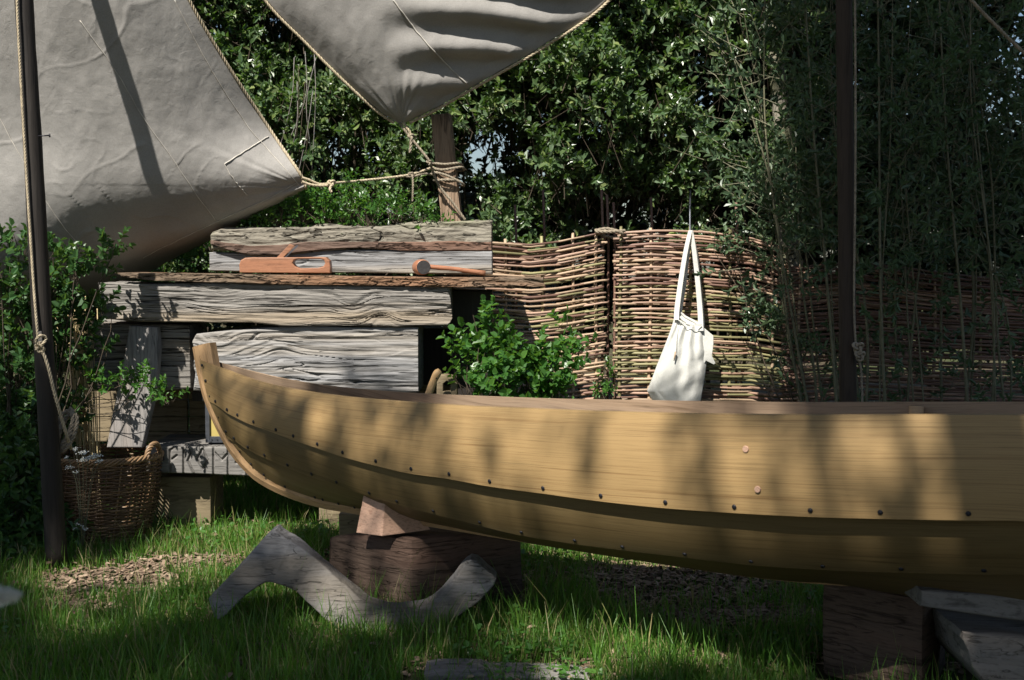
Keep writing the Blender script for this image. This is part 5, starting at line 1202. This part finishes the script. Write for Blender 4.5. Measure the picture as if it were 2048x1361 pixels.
# ================================================================== SHADE TREES BEHIND THE CAMERA
Lh = L / np.linalg.norm(L)
Uu = unit(np.cross(Lh, np.array([0, 0, 1.0]))); Vv = np.cross(Uu, Lh); Uu = -Uu if Uu[0] < 0 else Uu; Vv = Vv if Vv[2] > 0 else -Vv
def uvof(p): p = np.asarray(p); return np.stack([p @ Uu, p @ Vv], -1)
def poly_of(pts):  # pts (px,py,D) ; D None -> ground
    return np.array([uvof(P(x, y, D) if D else gpx(x, y)) for x, y, D in pts])
def inside(poly, q):
    r_ = np.zeros(len(q), bool); n = len(poly); j = n - 1
    for i in range(n):
        xi, yi = poly[i]; xj, yj = poly[j]
        c = ((yi > q[:, 1]) != (yj > q[:, 1])) & (q[:, 0] < (xj - xi) * (q[:, 1] - yi) / (yj - yi + 1e-12) + xi); r_ ^= c; j = i
    return r_
HOLES = [  # sunlit places and how much of the canopy is missing over them
    (poly_of([(-700, -600, 6.2), (480, -600, 6.2), (660, 380, 6.6), (360, 560, 6.9), (-700, 640, 6.9)]), 1.0),
    (poly_of([(-60, 470, 6.3), (180, 440, 6.4), (1010, 400, 6.7), (1010, 600, 6.7), (880, 810, 6.5), (330, 880, 6.5), (200, 890, 6.4), (60, 800, 6.3), (-60, 760, 6.3)]), 1.0),
    (poly_of([(860, 120, 7), (930, 120, 7), (950, 450, 7), (860, 450, 7)]), 1.0),
    (poly_of([(985, 455, 7.4), (1555, 440, 7.5), (1560, 560, 7.5), (1545, 840, 7.5), (985, 840, 7.4)]), 1.0),
    (poly_of([(380, -900, 8), (1560, -900, 8), (1560, 480, 8), (380, 560, 8)]), 1.0),
    (poly_of([(500, -300, 6), (1300, -300, 6), (1010, 200, 6.4), (800, 260, 6.6), (700, 200, 6.4)]), 1.0),
    (poly_of([(330, 1030, None), (700, 1000, None), (700, 1085, None), (560, 1150, None), (380, 1110, None)]), 1.0),
    (poly_of([(1060, 1060, None), (1650, 1090, None), (1650, 1175, None), (1350, 1190, None), (1080, 1140, None)]), 1.0),
    (poly_of([(100, 1150, None), (440, 1140, None), (420, 1240, None), (160, 1275, None), (90, 1210, None)]), 1.0),
    (poly_of([(880, 600, 6.3), (1200, 600, 6.3), (1200, 860, 6.3), (880, 860, 6.3)]), 1.0),
    (poly_of([(690, 940, 5.0), (800, 950, 5.0), (830, 1090, 5.0), (690, 1090, 5.0)]), 1.0),
    (poly_of([(385, 690, 5.7), (700, 775, 4.95), (690, 1000, 4.95), (440, 860, 5.6)]), .90),
    (poly_of([(860, 800, 4.6), (1325, 822, 3.9), (1345, 1010, 3.9), (1000, 985, 4.35), (880, 930, 4.6)]), 1.0),
    (poly_of([(1400, 822, 3.75), (2048, 828, 3.35), (2300, 828, 3.3), (2300, 1130, 3.3), (2048, 1060, 3.35), (1560, 1040, 3.7), (1440, 1020, 3.75)]), 1.0),
    (poly_of([(640, 740, 5.5), (1000, 790, 5.2), (1000, 815, 5.2), (640, 780, 5.4)]), .6),
    (poly_of([(640, 1070, 5.0), (830, 1070, 4.9), (830, 1220, 4.9), (640, 1220, 5.1)]), 1.0),
    (poly_of([(420, 1180, 4.7), (545, 1060, 4.75), (700, 1170, 4.7), (990, 1110, 4.7), (990, 1180, 4.7), (760, 1290, 4.7), (600, 1230, 4.7)]), .5),
    (poly_of([(300, 880, 6.45), (480, 880, 6.45), (480, 950, 6.45), (300, 950, 6.45)]), .45),
    (poly_of([(300, 1300, None), (1300, 1290, None), (1500, 1400, None), (300, 1400, None)]), .7),
    (poly_of([(1560, 60, 7.2), (1700, 60, 7.2), (1660, 420, 7.2), (1560, 420, 7.2)]), .35),
]
VEILS = [
    (poly_of([(380, 680, 5.7), (740, 790, 4.85), (2300, 820, 3.3), (2300, 1250, 3.5), (1000, 1100, 4.6), (600, 1040, 5.2), (420, 900, 5.6)]), .18, .5),
    (poly_of([(0, 1170, None), (2200, 1150, None), (2300, 1500, None), (-200, 1500, None)]), .55, 1.4),
]
HULL = poly_of([(380, 680, 5.7), (740, 790, 4.85), (2300, 820, 3.3), (2300, 1250, 3.5), (1000, 1100, 4.6), (600, 1040, 5.2), (420, 900, 5.6)])
def lit_hits(p):
    q = uvof(p); return sum(int(inside(poly, q).sum()) for poly, k in HOLES if k >= .85)
def canopy():  # unseen crowns shaped so their shade and sun gaps fall as wanted
    r = np.random.default_rng(99); N = 14500
    q = np.stack([r.uniform(-7.5, 3.2, N), r.uniform(1.2, 9.5, N)], 1)
    pr = np.full(N, 1.0)
    for poly, k in HOLES:
        m = inside(poly, q)
        if k >= .85:      # keep the edge twigs of the crowns clear of the gap as well
            for a_ in range(8):
                m |= inside(poly, q + .26 * np.array([math.cos(a_ * .785), math.sin(a_ * .785)]))
        pr[m] = np.minimum(pr[m], 1 - k)
    cl = noise3(q[:, 0] * 1.9, q[:, 1] * 1.9, 0 * q[:, 0]) + .5 * noise3(q[:, 0] * 4.5, q[:, 1] * 4.5, 0 * q[:, 0])
    part = (pr > .01) & (pr < .99) & (pr != .051)
    pr[part] = np.where(cl[part] > (1 - 2 * pr[part]) * .75, .95, .0)
    keep = r.random(N) < pr; q = q[keep]
    # fine leaf veil added to dim the sun on hull and grass
    N2 = 5500; q2 = np.stack([r.uniform(-4.5, 1.2, N2), r.uniform(1.2, 4.6, N2)], 1); p2 = np.zeros(N2)
    for poly, k, c0_ in VEILS:
        m = inside(poly, q2); p2[m] = np.clip((1 - k) * (1 + c0_ * noise3(q2[m][:, 0] * 2.2, q2[m][:, 1] * 2.6, 4 + 0 * q2[m][:, 0])), 0, 1)
    q2 = q2[r.random(N2) < p2]; nb_ = len(q); q = np.vstack([q, q2]); n = len(q); fine = np.arange(n) >= nb_
    wd = 9.5 + 1.3 * noise3(q[:, 0] * .6, q[:, 1] * .6, 9 + 0 * q[:, 0]) + r.random(n) * 2.2
    # stay above the camera's own height: push low foliage further off
    c = q[:, :1] * Uu + q[:, 1:] * Vv + wd[:, None] * Lh
    for k_, (lo, hi, nm, lab) in enumerate(((-8, -2.6, 'shade_tree', 'unseen tree behind the photographer on the left, crown shaped to shade the scene'), (-2.6, .6, 'shade_tree', 'unseen tree behind the photographer in the middle, crown shaped to shade the scene'), (.6, 4, 'shade_tree', 'unseen tree behind the photographer on the right, crown shaped to shade the scene'))):
        s = (q[:, 0] >= lo) & (q[:, 0] < hi)
        if s.sum() < 5: continue
        cc_ = c[s]; base = np.array([cc_[:, 0].mean(), cc_[:, 1].mean() - .6, 0]); o = empty(nm, base); tag(o, lab, 'tree', 'shade trees behind the photographer')
        top = cc_.mean(0)
        best = None
        for dx_ in np.linspace(-9, 9, 37):
            for dy_ in (-4, -2.5, -1, .5):
                b_ = base + [dx_, dy_, 0]; pth = catmull([b_, b_ + [.1, .1, 2.2], b_ * .75 + top * .25 + [0, 0, 2.4], top + [0, 0, .6]], 24); sc_ = lit_hits(pth) + abs(dx_) * .1
                if best is None or sc_ < best[0]: best = (sc_, b_, pth)
        base = best[1]; o.location = base.tolist(); tube('trunk', best[2], np.linspace(.22, .06, 24), M['bark'], o, 10)
        fk = base + [.1, .1, 2.6]
        for j in range(90):
            e = cc_[r.integers(len(cc_))]
            if lit_hits(catmull([fk + [0, 0, .025 * j], (fk + e) / 2 + [0, 0, .3], e], 14)) > 0: continue
            tube('limb', [fk + [0, 0, .025 * j], (fk + e) / 2 + [0, 0, .3], e], np.linspace(.05, .012, 12), M['bark'], o, 6, n=12)
        big = cc_[~fine[s]]; sm = cc_[fine[s]]
        V, Fa = sprigs(big, r.normal(size=(len(big), 3)) + [0, 0, .3], 9, .32, .17, .9, .62, r); mesh('crown', V, Fa, M['canopy'], o, False)
        if len(sm) > 5: V, Fa = sprigs(sm, r.normal(size=(len(sm), 3)) + [0, 0, .3], 5, .12, .075, .9, .62, r); mesh('veil_leaves', V, Fa, M['canopy'], o, False)
canopy()
